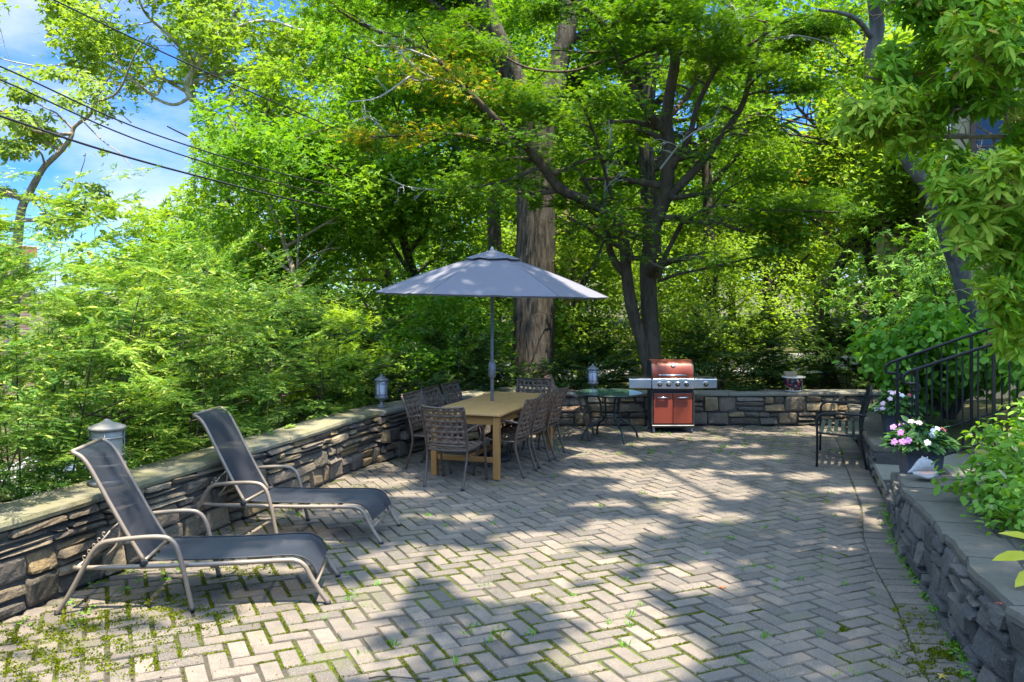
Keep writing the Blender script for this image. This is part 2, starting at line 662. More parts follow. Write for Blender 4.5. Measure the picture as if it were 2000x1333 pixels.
# ------------------------------------------------------------------ stone walls
def stone_mat(name, pal):
    m, nt, out = nodes_of(name)
    geo = nt.nodes.new('ShaderNodeNewGeometry')
    rnd = geo.outputs['Random Per Island']
    pos = geo.outputs['Position']
    base = ramp(nt, rnd, pal, 'CONSTANT')
    n1 = noise(nt, 7, 6, 0.7, pos); n2 = noise(nt, 45, 5, 0.7, pos)
    col = mixc(nt, math_(nt, 'MULTIPLY', ramp(nt, n1, [(0.35, (0, 0, 0)), (0.7, (1, 1, 1))]), 0.55), base, (0.075, 0.07, 0.06))
    col = mixc(nt, math_(nt, 'MULTIPLY', ramp(nt, n2, [(0.55, (0, 0, 0)), (0.75, (1, 1, 1))]), 0.6), col, (0.27, 0.255, 0.22))
    mo = noise(nt, 2.3, 5, 0.7, pos)
    col = mixc(nt, math_(nt, 'MULTIPLY', ramp(nt, mo, [(0.60, (0, 0, 0)), (0.72, (1, 1, 1))]), 0.5), col, (0.10, 0.12, 0.04))
    hb = math_(nt, 'ADD', n1, math_(nt, 'MULTIPLY', n2, 0.5))
    finish(nt, out, col, 0.9, 0, 0.2, bump(nt, hb, 1.0, 0.035))
    return m


M_STONE = stone_mat('field_stone', [(0.0, (0.098, 0.082, 0.059)), (0.16, (0.196, 0.148, 0.092)), (0.30, (0.138, 0.114, 0.088)), (0.44, (0.270, 0.189, 0.092)), (0.56, (0.172, 0.138, 0.097)), (0.68, (0.310, 0.230, 0.126)), (0.78, (0.201, 0.163, 0.122)), (0.87, (0.368, 0.286, 0.181)), (0.95, (0.115, 0.097, 0.077))])
M_STONEGREY = stone_mat('grey_field_stone', [(0.0, (0.07, 0.064, 0.056)), (0.2, (0.12, 0.108, 0.092)), (0.4, (0.088, 0.081, 0.073)), (0.6, (0.15, 0.132, 0.108)), (0.8, (0.105, 0.095, 0.082)), (0.92, (0.19, 0.167, 0.132))])
M_MORTAR = pmat('dark_mortar', (0.05, 0.047, 0.04), (0.085, 0.08, 0.068), 12, 0.95, bmp=0.6, bscale=50, bdist=0.01)
m, nt, out = nodes_of('bluestone')
geo = nt.nodes.new('ShaderNodeNewGeometry')
rnd = geo.outputs['Random Per Island']; pos = geo.outputs['Position']
base = ramp(nt, rnd, [(0.0, (0.125, 0.118, 0.10)), (0.4, (0.165, 0.152, 0.12)), (0.7, (0.135, 0.13, 0.115)), (1.0, (0.19, 0.172, 0.135))])
n1 = noise(nt, 3.2, 6, 0.7, pos); n2 = noise(nt, 60, 4, 0.7, pos)
col = mixc(nt, math_(nt, 'MULTIPLY', ramp(nt, n1, [(0.4, (0, 0, 0)), (0.7, (1, 1, 1))]), 0.6), base, (0.115, 0.115, 0.06))
col = mixc(nt, math_(nt, 'MULTIPLY', n2, 0.35), col, (0.24, 0.23, 0.20))
finish(nt, out, col, 0.85, 0, 0.25, bump(nt, math_(nt, 'ADD', n1, math_(nt, 'MULTIPLY', n2, 0.4)), 0.4, 0.012))
M_BLUE = m


def slab_mat(name, c0, c1, c2, moss, mf):
    m, nt, out = nodes_of(name)
    geo = nt.nodes.new('ShaderNodeNewGeometry')
    rnd = geo.outputs['Random Per Island']; pos = geo.outputs['Position']
    base = ramp(nt, rnd, [(0.0, c0), (0.5, c1), (1.0, c2)])
    n1 = noise(nt, 2.6, 7, 0.72, pos, dist=0.4); n2 = noise(nt, 55, 5, 0.7, pos); n3 = noise(nt, 9, 5, 0.7, pos)
    col = mixc(nt, math_(nt, 'MULTIPLY', ramp(nt, n1, [(0.38, (0, 0, 0)), (0.66, (1, 1, 1))]), mf), base, moss)
    col = mixc(nt, math_(nt, 'MULTIPLY', ramp(nt, n3, [(0.5, (0, 0, 0)), (0.75, (1, 1, 1))]), 0.6), col, tuple(v * 0.5 for v in c0))
    col = mixc(nt, math_(nt, 'MULTIPLY', n2, 0.35), col, tuple(min(1, v * 1.35) for v in c2))
    finish(nt, out, col, 0.9, 0, 0.2, bump(nt, math_(nt, 'ADD', n3, math_(nt, 'MULTIPLY', n2, 0.5)), 0.7, 0.02))
    return m


M_CAPMOSS = slab_mat('mossy_coping', (0.14, 0.13, 0.09), (0.18, 0.165, 0.115), (0.215, 0.195, 0.14), (0.12, 0.125, 0.035), 0.75)
M_FLAG = slab_mat('weathered_flagstone', (0.080, 0.071, 0.057), (0.11, 0.097, 0.077), (0.14, 0.122, 0.095), (0.085, 0.085, 0.055), 0.5)


class Path:
    def __init__(self, pts, n=10):
        self.p = cr([Vector((x, y, 0)) for x, y in pts], n) if n > 1 else [Vector((x, y, 0)) for x, y in pts]
        self.s = [0.0]
        for a, b in zip(self.p[:-1], self.p[1:]):
            self.s.append(self.s[-1] + (b - a).length)
        self.L = self.s[-1]

    def at(self, s, off=0.0, z=0.0, side=1):
        s = min(max(s, 0), self.L - 1e-4)
        lo = 0
        for k in range(len(self.s) - 1):
            if self.s[k] <= s: lo = k
            else: break
        a, b = self.p[lo], self.p[lo + 1]
        t = (b - a).normalized()
        p = a.lerp(b, (s - self.s[lo]) / max(1e-6, self.s[lo + 1] - self.s[lo]))
        # smoothed normal
        n = Vector((t.y, -t.x, 0)) * side
        q = p + n * off
        return Vector((q.x, q.y, z))


def stones(mb, path, h, side, z0=0.0, s0=0.0, s1=None, big=1.0, rough=1.0):
    """random ashlar facing: strips cut into blocks, some blocks split into thin courses"""
    s1 = path.L if s1 is None else s1
    y = 0.0
    rects = []
    while y < h - 0.02:
        ch = random.uniform(0.11, 0.22) * big
        if h - (y + ch) < 0.07: ch = h - y
        s = s0 - random.uniform(0, 0.3)
        while s < s1:
            ln = random.uniform(0.16, 0.52) * big
            r = random.random()
            if r < 0.45 or ch < 0.09:
                if ch > 0.15 and ln > 0.36: ln *= 0.7
                rects.append((s, s + ln, y, y + ch))
            elif r < 0.85:
                c = random.uniform(0.35, 0.65)
                d = random.uniform(0.3, 0.7)
                rects.append((s, s + ln, y, y + ch * c))
                if ln > 0.3:
                    rects.append((s, s + ln * d, y + ch * c, y + ch)); rects.append((s + ln * d, s + ln, y + ch * c, y + ch))
                else:
                    rects.append((s, s + ln, y + ch * c, y + ch))
            else:
                for k in range(3):
                    rects.append((s, s + ln, y + ch * k / 3, y + ch * (k + 1) / 3))
            s += ln
        y += ch
    for (a, b, lo, hi) in rects:
        a, b = max(a, s0), min(b, s1)
        if b - a < 0.05: continue
        g = random.uniform(0.004, 0.009)
        jc = [random.uniform(-0.013, 0.013) * min(rough, 1.15) for _ in range(8)]
        jc = [0 if (lo < 0.01 and k in (1, 3)) else v for k, v in enumerate(jc)]
        pr = random.uniform(0.0, 0.035) * rough
        bul = random.uniform(0.0, 0.012)
        ph = random.uniform(0, 9)
        tilt = random.uniform(-0.02, 0.02) * rough; tiltu = random.uniform(-0.014, 0.014)
        bk = random.uniform(-.6, .6); bs = random.uniform(-.9, .9); bd2 = random.uniform(0.0, 0.022)
        U = (0, .025, .10, .3, .5, .7, .9, .975, 1); V_ = (0, .05, .18, .5, .82, .95, 1)
        nu, nv = 8, 6
        vs = []
        for j in range(nv + 1):
            for i in range(nu + 1):
                u, v = U[i], V_[j]
                # corner-jittered, corner-rounded outline
                x = lerp(lerp(a + g + jc[0], b - g + jc[2], u), lerp(a + g + jc[4], b - g + jc[6], u), v)
                zz = lerp(lerp(lo + g + jc[1], hi - g + jc[5], v), lerp(lo + g + jc[3], hi - g + jc[7], v), u)
                uu, vv = 2 * u - 1, 2 * v - 1
                edge = max(abs(uu), abs(vv))
                rc = abs(uu * vv) ** 5
                x -= uu * rc * min(0.016, (b - a) * .08); zz -= vv * rc * min(0.012, (hi - lo) * .12)
                d = pr + bul + tilt * vv + tiltu * uu - bd2 * max(0, vv + bs * uu - bk) + random.uniform(-.0035, .0035)
                if edge > 0.99: d = -0.03
                elif edge > 0.88: d -= 0.007
                vs.append(path.at(x, d, z0 + max(zz, 0.0), side))
        fs = []
        for j in range(nv):
            for i in range(nu):
                k = j * (nu + 1) + i
                q = (k, k + 1, k + nu + 2, k + nu + 1)
                fs.append(q if side > 0 else q[::-1])
        mb.add(vs, fs, False)


def core(mb, path, h, th, side, z0=-0.15, front=-0.018, s0=0.0, s1=None):
    s1 = path.L if s1 is None else s1
    n = max(2, int((s1 - s0) / 0.3))
    vs, fs = [], []
    for i in range(n + 1):
        s = lerp(s0, s1, i / n)
        vs += [path.at(s, front, z0, side), path.at(s, front, h, side), path.at(s, -th, h, side), path.at(s, -th, z0 - 0.6, side)]
    for i in range(n):
        for k in range(4):
            k2 = (k + 1) % 4
            fs.append((i * 4 + k, i * 4 + k2, (i + 1) * 4 + k2, (i + 1) * 4 + k))
    fs.append((0, 1, 2, 3)); fs.append((n * 4 + 3, n * 4 + 2, n * 4 + 1, n * 4))
    mb.add(vs, fs)


def coping(mb, path, z, th, over, depth, side, lens=(0.9, 1.6), s0=0.0, s1=None, rough=0.006, rows=1):
    s1 = path.L if s1 is None else s1
    s = s0
    while s < s1 - 0.05:
        e = min(s + random.uniform(*lens), s1)
        if s1 - e < 0.35: e = s1
        cuts = [0, 1] if rows == 1 else [0, random.uniform(0.38, 0.62), 1]
        for ci in range(len(cuts) - 1):
            f0, f1 = lerp(over, -depth, cuts[ci]), lerp(over, -depth, cuts[ci + 1])
            if ci > 0: f0 -= 0.008
            sh = 0 if ci == 0 else random.uniform(-0.12, 0.12)
            dz = random.uniform(-0.004, 0.004)
            n = max(2, int((e - s) / 0.14))
            prof = []
            jo = random.uniform(-rough, rough) * 1.5
            for i in range(n + 1):
                ss = lerp(s + 0.004 + max(sh, 0), e - 0.004 + sh, i / n)
                j1, j2 = random.uniform(-rough, rough) + jo, random.uniform(-rough, rough)
                prof.append([path.at(ss, f0 + j1, z + dz, side), path.at(ss, f0 + j1 + 0.004, z + th * 0.5 + dz, side), path.at(ss, f0 - 0.008 + j1, z + th + dz, side),
                             path.at(ss, (f0 + f1) / 2, z + th + dz + random.uniform(-.002, .002), side), path.at(ss, f1 + 0.008, z + th + dz, side), path.at(ss, f1 + j2, z + th * 0.5 + dz, side), path.at(ss, f1 + j2, z + dz, side)])
            vs = [p for r in prof for p in r]
            fs = []
            for i in range(n):
                for k in range(7):
                    k2 = (k + 1) % 7
                    fs.append((i * 7 + k, (i + 1) * 7 + k, (i + 1) * 7 + k2, i * 7 + k2))
            fs.append(tuple(range(7))); fs.append(tuple(n * 7 + k for k in range(6, -1, -1)))
            if side < 0: fs = [f[::-1] for f in fs]
            mb.add(vs, fs, False)
        s = e


def wall(label, path, h, th, side, lens=(0.9, 1.6), rough=1.0, rows=1, cap=0.055, over=0.03, z0=0.0, s0=0.0, s1=None, big=1.0, caprough=0.006, name='stone_wall', capmat=None, smat=None):
    p0 = path.at(0)
    t = thing(name, label, 'wall')
    a = MB(); core(a, path, z0 + h, th, side, s0=s0, s1=s1); a.build('wall_core', M_MORTAR, t)
    b = MB(); stones(b, path, h, side, z0, s0, s1, big, rough); b.build('stonework', smat or M_STONE, t)
    c = MB(); coping(c, path, z0 + h + 0.003, cap, over, th + 0.02, side, lens, s0, s1, caprough, rows); c.build('coping', capmat or M_BLUE, t)
    return t


wall('long low stone wall with flat coping beside the two loungers, curving to the back corner', Path(LEFT_WALL), 0.575, 0.40, 1, capmat=M_CAPMOSS)
wall('straight low back wall of grey stones behind the barbecue grill', Path(BACK_WALL, 1), 0.46, 0.36, 1, (1.0, 1.9))
wall('rough raised garden wall of dark stones under the conch shell, topped with flagstones', Path(RIGHT_WALL), 0.50, 0.62, -1, (0.30, 0.62), 1.1, 2, 0.06, 0.01, big=.85, caprough=0.017, capmat=M_FLAG, smat=M_STONEGREY)
pl = Path(RIGHT_LOW, 6)
wall('short low ledge of stone carrying the nearer flower planter', pl, 0.30, 0.75, -1, (0.5, 0.7), 1.2, 1, 0.07, 0.01, s0=0.02, s1=1.1, caprough=0.016, name='stone_ledge', capmat=M_FLAG, smat=M_STONEGREY)
wall('low ledge of stone beyond the steps carrying the farther flower planter', pl, 0.30, 0.75, -1, (0.5, 0.8), 1.2, 1, 0.07, 0.01, s0=2.62, s1=pl.L - 0.3, caprough=0.016, name='stone_ledge', capmat=M_FLAG, smat=M_STONEGREY)

# pier under the second lantern, standing proud of the long wall
PIER = Vector((-1.60, 11.22, 0))
pq = Path([(-1.69, 10.98), (-1.44, 11.50)], 1)
t = thing('stone_pier', 'squat stone pier standing out of the long wall under a lantern', 'pier')
a = MB(); core(a, Path([(-1.63, 10.95), (-1.38, 11.47)], 1), 0.575, 0.2, 1); a.build('wall_core', M_MORTAR, t)
b = MB(); stones(b, Path([(-1.60, 10.94), (-1.35, 11.46)], 1), 0.575, 1, 0, big=1.1)
stones(b, Path([(-1.80, 10.98), (-1.60, 10.92)], 1), 0.575, 1, 0, big=0.8); b.build('stonework', M_STONE, t)
c = MB(); coping(c, Path([(-1.60, 10.92), (-1.33, 11.49)], 1), 0.582, 0.055, 0.03, 0.24, 1, (2, 3)); c.build('coping', M_BLUE, t)

# steps up to the house between the two railings
PDIR = Vector((0.957, -0.29, 0))
SDIR = Vector((0.29, 0.957, 0))
t = thing('stone_steps', 'grey stone steps rising between the black railings', 'steps', (0, 0, 0))
e0 = Vector((3.70, 8.66, 0))
for k in range(6):
    z1 = 0.185 + 0.155 * k
    o = e0 + PDIR * (0.42 * k + (0.0 if k == 0 else 0.14))
    pA = Path([((o).x, (o).y), ((o + SDIR * 1.32).x, (o + SDIR * 1.32).y)], 1)
    a = MB()
    core(a, pA, z1 - 0.055, 1.0 if k else 1.0, -1, z0=-0.2 if k == 0 else z1 - 0.3)
    a.build('step_riser', M_MORTAR, t)
    a = MB(); stones(a, pA, 0.125 if k == 0 else 0.10, -1, 0 if k == 0 else z1 - 0.155, big=1.3); a.build('riser_stone', M_STONE, t)
    a = MB(); coping(a, pA, z1 - 0.052, 0.052, 0.025, 0.62, -1, (0.6, 0.9), rough=0.008); a.build('tread', M_BLUE, t)

# planting beds behind the raised wall: soil
mb = MB()
pr = Path(RIGHT_ALL, 6)
n = 40
vs = []
for i in range(n + 1):
    s = pr.L * i / n
    q = pr.at(s)
    step = 8.5 < q.y < 10.1
    zz = (0.50 if q.y < 7.6 else 0.34)
    for k, (off, dz) in enumerate(((0.58, -0.02), (1.0, 0.03), (2.0, 0.12), (3.5, 0.3), (6, 0.45), (14, 0.6))):
        p = pr.at(s, off, 0, 1)
        if step: zz2 = -0.1 + 0.36 * off * 0.62 if off < 2.2 else 0.55
        else: zz2 = zz
        vs.append((p.x, p.y, zz2 + dz))
fs = [(i * 6 + k, i * 6 + k + 1, (i + 1) * 6 + k + 1, (i + 1) * 6 + k) for i in range(n) for k in range(5)]
mb.add(vs, fs, True)
tag(mb.build('garden_soil', M_GROUND), kind='structure')
# ------------------------------------------------------------------ furniture materials
M_TAUPE = pmat('taupe_painted_metal', (0.25, 0.20, 0.15), (0.21, 0.165, 0.122), 18, 0.38, 0.25, 0.5, 0.08, 120)
M_BRONZE = pmat('brown_painted_metal', (0.12, 0.082, 0.06), (0.085, 0.06, 0.045), 20, 0.42, 0.2, 0.5, 0.1, 150)
M_STRAP = pmat('brown_vinyl_strap', (0.16, 0.105, 0.074), (0.115, 0.076, 0.054), 9, 0.5, 0, 0.45, 0.1, 90)
M_BLACK = pmat('black_metal', (0.008, 0.008, 0.009), (0.014, 0.014, 0.015), 20, 0.42, 0.3, 0.5, 0.15, 140)
M_GREENMETAL = pmat('dark_green_metal', (0.03, 0.05, 0.042), (0.022, 0.036, 0.031), 16, 0.35, 0.3, 0.5, 0.1, 140)
M_RUBBER = pmat('dark_plastic', (0.02, 0.02, 0.02), (0.032, 0.032, 0.032), 20, 0.6)
M_STEEL = pmat('brushed_steel', (0.62, 0.62, 0.63), (0.52, 0.53, 0.55), 4, 0.3, 0.95, 0.5, 0.04, 300)
M_CHROME = pmat('polished_handle', (0.75, 0.75, 0.76), (0.68, 0.68, 0.7), 4, 0.16, 1.0)
M_PEWTER = pmat('pewter_metal', (0.23, 0.24, 0.25), (0.16, 0.165, 0.17), 14, 0.5, 0.35, 0.5, 0.15, 120)
M_CREAMMETAL = pmat('weathered_cream_metal', (0.24, 0.23, 0.21), (0.17, 0.16, 0.145), 14, 0.55, 0.1, 0.4, 0.2, 90)
M_SHELL = None

# see-through woven sling
m, nt, out = nodes_of('black_sling_mesh')
tc = coord(nt)
wv = nd(nt, 'ShaderNodeTexWave', Scale=90.0); nt.links.new(tc, wv.inputs[0])
nz = noise(nt, 6, 3, 0.6, tc)
col = mixc(nt, nz, (0.011, 0.0125, 0.017), (0.017, 0.0185, 0.025))
p = nd(nt, 'ShaderNodeBsdfPrincipled', Roughness=0.5)
nt.links.new(col, p.inputs['Base Color'])
p.inputs['Specular IOR Level'].default_value = 0.35
p.inputs['Sheen Weight'].default_value = 0.12
p.inputs['Sheen Tint'].default_value = (0.55, 0.6, 0.75, 1)
nt.links.new(bump(nt, wv.outputs['Fac'], 0.15, 0.002), p.inputs['Normal'])
tb = nd(nt, 'ShaderNodeBsdfTransparent'); tb.inputs[0].default_value = (0.7, 0.72, 0.75, 1)
ms = nd(nt, 'ShaderNodeMixShader'); ms.inputs[0].default_value = 0.13
nt.links.new(p.outputs[0], ms.inputs[1]); nt.links.new(tb.outputs[0], ms.inputs[2]); nt.links.new(ms.outputs[0], out.inputs[0])
M_SLING = m

# teak
m, nt, out = nodes_of('honey_teak')
tc = coord(nt)
mp = nd(nt, 'ShaderNodeMapping'); mp.inputs['Scale'].default_value = (10, 0.9, 10); nt.links.new(tc, mp.inputs[0])
n1 = noise(nt, 6, 6, 0.6, mp.outputs[0], dist=0.8)
rnd = nt.nodes.new('ShaderNodeNewGeometry').outputs['Random Per Island']
col = mixc(nt, n1, (0.30, 0.14, 0.035), (0.42, 0.21, 0.06))
col = mixc(nt, math_(nt, 'MULTIPLY', rnd, 0.35), col, (0.30, 0.15, 0.05))
finish(nt, out, col, 0.45, 0, 0.4, bump(nt, n1, 0.15, 0.003))
M_TEAK = m
m, nt, out = nodes_of('weathered_teak_top')
tc = coord(nt)
mp = nd(nt, 'ShaderNodeMapping'); mp.inputs['Scale'].default_value = (9, 0.8, 9); nt.links.new(tc, mp.inputs[0])
n1 = noise(nt, 6, 6, 0.6, mp.outputs[0], dist=0.8)
rnd = nt.nodes.new('ShaderNodeNewGeometry').outputs['Random Per Island']
col = mixc(nt, n1, (0.46, 0.24, 0.08), (0.55, 0.315, 0.115))
col = mixc(nt, math_(nt, 'MULTIPLY', rnd, 0.4), col, (0.40, 0.245, 0.10))
finish(nt, out, col, 0.5, 0, 0.4, bump(nt, n1, 0.15, 0.003))
M_TEAKTOP = m


# ------------------------------------------------------------------ sun lounger (x along the length, head at 0; y across)
def make_lounger():
    t = thing('sun_lounger', '-', 'sun lounger', group='black sling sun loungers')
    Wd = 0.70
    hu, hz = 0.50, 0.31                 # hinge
    back = [(hu, hz), (0.40, 0.475), (0.29, 0.675), (0.205, 0.835), (0.145, 0.945), (0.095, 1.01), (0.035, 1.045)]
    seat = [(hu + 0.05, 0.315), (0.8, 0.312), (1.15, 0.315), (1.42, 0.325), (1.52, 0.318), (1.585, 0.285), (1.62, 0.235), (1.64, 0.19)]
    yi = (0.06, Wd - 0.06)
    fr = MB()
    for y in yi:
        fr.tube(cr([(0.06, y, 0.285), (0.3, y, 0.283), (0.9, y, 0.288), (1.4, y, 0.302), (1.50, y, 0.298), (1.56, y, 0.262), (1.60, y, 0.19), (1.66, y, 0.09), (1.715, y, 0.012)], 6), 0.0165, 10)
    for (u, z) in ((0.08, 0.285), (1.632, 0.135), (0.95, 0.272), (1.30, 0.278)):
        fr.tube([(u, yi[0], z), (u, yi[1], z)], 0.0135, 8)
    fr.tube(cr([(0.95, yi[0] + .02, 0.272), (0.95, .2, 0.232), (0.95, Wd - .2, 0.232), (0.95, yi[1] - .02, 0.272)], 4), 0.010, 8)
    fr.build('frame', M_TAUPE, t)
    bf = MB()
    for y in (yi[0] + 0.035, yi[1] - 0.035):
        bf.tube(cr([(u, y, z) for u, z in back], 5), 0.0145, 10)
    bf.tube([(back[-1][0], yi[0] + 0.035, back[-1][1]), (back[-1][0], yi[1] - 0.035, back[-1][1])], 0.0145, 8)
    bf.tube([(hu, yi[0] + 0.0, hz), (hu, yi[1], hz)], 0.012, 8)
    b0 = bf.build('back_frame', M_TAUPE, t)
    for y in yi:
        MBk = MB().tube([(hu + 0.01, y - 0.026, hz - 0.005), (hu + 0.01, y + 0.026, hz - 0.005)], 0.021, 12)
        MBk.build('hinge', M_RUBBER, b0)

    def sling(prof, y0, y1, sag):
        P = cr([(u, 0, z) for u, z in prof], 6)

        def fn(a, b):
            k = a * (len(P) - 1); i = min(int(k), len(P) - 2)
            q = P[i].lerp(P[i + 1], k - i)
            tq = (P[i + 1] - P[i]).normalized(); nq = Vector((-tq.z, 0, tq.x))
            s = math.sin(PI * b) * sag * math.sin(PI * min(1, a * 1.02))
            q = q - nq * s * (1 if tq.x > 0 else -1)
            return Vector((q.x, lerp(y0, y1, b), q.z))
        g = MB().grid(fn, 40, 10)
        return g
    o = sling([(u, z + 0.004) for u, z in seat], yi[0] + 0.010, yi[1] - 0.010, 0.022).build('seat_sling', M_SLING, t)
    o = sling([(u, z) for u, z in back], yi[0] + 0.042, yi[1] - 0.042, -0.018).build('back_sling', M_SLING, t)
    for y in (yi[0] + .012, yi[1] - .012):
        MB().tube(cr([(u, y, z + 0.008) for u, z in seat], 5), 0.006, 6).build('piping', M_RUBBER, t)
    # arms: one bent tube each from rear foot to front foot
    for y, s in ((0.0, 1), (Wd, -1)):
        am = MB().tube(cr([(-0.02, y, 0.012), (0.055, y, 0.13), (0.13, y, 0.27), (0.20, y, 0.40), (0.26, y, 0.458), (0.34, y, 0.476), (0.52, y, 0.492), (0.64, y, 0.492), (0.70, y, 0.472), (0.745, y, 0.41), (0.785, y, 0.26), (0.815, y, 0.12), (0.84, y, 0.012)], 6), 0.0165, 10)
        am.build('arm', M_TAUPE, t)
        for (u, z) in ((0.135, 0.283), (0.78, 0.283)):
            MB().tube([(u, y, z), (u, y + s * 0.06, z)], 0.011, 8).build('bracket', M_TAUPE, t)
        for u in (-0.02, 0.84):
            MB().lathe([(0.019, 0), (0.02, 0.012), (0.018, 0.02)], 12, (u, y, 0)).build('foot_cap', M_RUBBER, t)
    for y in yi:
        MB().lathe([(0.019, 0), (0.02, 0.012), (0.018, 0.02)], 12, (1.715, y, 0)).build('foot_cap', M_RUBBER, t)
    # notched recline rack and the prop
    for y in (yi[0] + 0.03, yi[1] - 0.03):
        rk = MB()
        A, B = Vector((0.10, y, 0.295)), Vector((0.285, y, 0.52))
        rk.tube([A, B], 0.006, 6)
        d = (B - A); nn = Vector((-d.z, 0, d.x)).normalized()
        for k in range(5):
            q = A + d * (0.12 + 0.17 * k)
            rk.tube(cr([q, q + nn * 0.022 + d * 0.01, q + nn * 0.030 + d * 0.06, q + nn * 0.016 + d * 0.085], 3), 0.0048, 6)
        rk.tube([B, (0.345, y, 0.575)], 0.007, 6)
        rk.build('recline_rack', M_TAUPE, t)
    MB().tube(cr([(0.345, yi[0] + .04, 0.575), (0.33, yi[0] + .04, 0.44), (0.26, yi[0] + .05, 0.35), (0.235, Wd / 2, 0.335), (0.26, yi[1] - .05, 0.35), (0.33, yi[1] - .04, 0.44), (0.345, yi[1] - .04, 0.575)], 6), 0.008, 8).build('prop', M_TAUPE, t)
    return t


lg = make_lounger()
lg['label'] = 'nearer black sling sun lounger with taupe frame, lowest in the photo'
lg.location = (-2.945, 5.775, 0); lg.rotation_euler = (0, 0, R(4.6))
l2 = copy_tree(lg)
l2['label'] = 'farther black sling sun lounger, set nearer the dining table'
l2.location = (-2.80, 7.56, 0); l2.rotation_euler = (0, 0, R(-7.5))


# ------------------------------------------------------------------ woven strap armchair (faces +y)
def ribbon(mb, fn, fixed, w, n, across_u, amp, phase, th=0.0022):
    """strap that weaves over and under; fn(u, v) -> (point, normal)"""
    vs = []
    for side in (1, -1):
        for k in range(n + 1):
            s = k / n
            for e in (-1, 1):
                u, v = (fixed + e * w / 2, s) if across_u else (s, fixed + e * w / 2)
                p, nn = fn(u, v)
                off = amp * math.cos(PI * (s * n / 2) * 1.0 + phase)
                vs.append(p + nn * (off + side * th / 2))
    m2 = 2 * (n + 1)
    fs = []
    for k in range(n):
        a = 2 * k
        fs.append((a, a + 1, a + 3, a + 2))
        fs.append((m2 + a, m2 + a + 2, m2 + a + 3, m2 + a + 1))
        fs.append((a, a + 2, m2 + a + 2, m2 + a)); fs.append((a + 1, m2 + a + 1, m2 + a + 3, a + 3))
    mb.add(vs, fs, True)


def weave(fn, nu, nv, fill=0.68):
    mb = MB()
    for i in range(nu):
        ribbon(mb, fn, (i + 0.5) / nu, fill / nu, nv * 2, True, 0.004, PI * (i % 2))
    for j in range(nv):
        ribbon(mb, fn, (j + 0.5) / nv, fill / nv, nu * 2, False, -0.004, PI * (j % 2))
    return mb


def make_chair():
    t = thing('strap_chair', '-', 'chair', group='brown woven strap armchairs')
    BP = [(-0.285, 0.0), (-0.235, 0.15), (-0.19, 0.32), (-0.19, 0.42), (-0.215, 0.55), (-0.26, 0.70), (-0.325, 0.875)]

    def bx(z): return 0.222 + 0.035 * z
    for s in (-1, 1):
        MB().tube(cr([(s * bx(z), y, z) for y, z in BP], 6), 0.0145, 10).build('back_post', M_BRONZE, t)
        MB().tube(cr([(s * 0.262, 0.315, 0.0), (s * 0.268, 0.275, 0.2), (s * 0.275, 0.225, 0.42), (s * 0.282, 0.165, 0.585), (s * 0.285, 0.10, 0.635), (s * 0.283, 0.0, 0.65), (s * 0.275, -0.12, 0.645), (s * bx(.62), -0.232, 0.62)], 6), 0.0145, 10).build('arm', M_BRONZE, t)
        for (x, y) in ((s * bx(0), -0.285), (s * 0.262, 0.315)):
            MB().lathe([(0.0175, 0), (0.018, 0.014), (0.0155, 0.02)], 10, (x, y, 0)).build('foot_cap', M_RUBBER, t)
    sf = MB()
    for s in (-1, 1):
        sf.tube(cr([(s * 0.232, -0.19, 0.405), (s * 0.245, 0.0, 0.41), (s * 0.25, 0.20, 0.43), (s * 0.24, 0.27, 0.425)], 5), 0.0125, 8)
        sf.tube([(s * 0.25, 0.215, 0.428), (s * 0.275, 0.225, 0.428)], 0.009, 6)
    sf.tube(cr([(-0.24, 0.27, 0.425), (-0.12, 0.29, 0.413), (0.12, 0.29, 0.413), (0.24, 0.27, 0.425)], 5), 0.0125, 8)
    sf.tube(cr([(-0.232, -0.19, 0.405), (0, -0.20, 0.395), (0.232, -0.19, 0.405)], 5), 0.0125, 8)
    sf.build('seat_frame', M_BRONZE, t)

    def seatfn(u, v):
        x = lerp(-0.245, 0.245, u); y = lerp(-0.19, 0.28, v)
        z = 0.415 - 0.03 * (1 - (2 * u - 1) ** 2) * (0.4 + 0.6 * math.sin(PI * min(max(v, 0), 1))) + 0.012 * v
        return Vector((x, y, z)), Vector((0, 0, 1))
    weave(seatfn, 8, 8, 0.57).build('seat', M_STRAP, t)
    P = cr([(0, y, z) for y, z in BP], 10)

    def post(z):
        for a, b in zip(P[:-1], P[1:]):
            if a.z <= z <= b.z: return lerp(a.y, b.y, (z - a.z) / max(1e-6, b.z - a.z))
        return P[-1].y

    def backfn(u, v):
        z = lerp(0.455, 0.868, v)
        y = post(z) - 0.035 * (1 - (2 * u - 1) ** 2)
        return Vector((lerp(-bx(z), bx(z), u), y, z + 0.012 * (2 * u - 1) ** 2 * v)), Vector((0, 1, 0.25)).normalized()
    weave(backfn, 8, 7, 0.54).build('backrest', M_STRAP, t)
    for z in (0.452, 0.872):
        MB().tube([backfn(k / 8, (z - 0.455) / 0.413)[0] for k in range(9)], 0.0125, 8).build('back_rail', M_BRONZE, t)
    return t


TC = Vector((-0.194, 11.03, 0))
TT = Vector((0.333, 0.943, 0)); TS = Vector((-0.943, 0.333, 0))
TROT = math.atan2(TT.y, TT.x) - PI / 2       # +y of the table frame runs along TT
chair0 = make_chair()
first = [True]


def chair(pos, face, label):
    """face: direction the sitter looks"""
    o = chair0 if first[0] else copy_tree(chair0)
    first[0] = False
    o.location = (pos.x, pos.y, 0)
    o.rotation_euler = (0, 0, math.atan2(face.y, face.x) - PI / 2)
    o['label'] = label


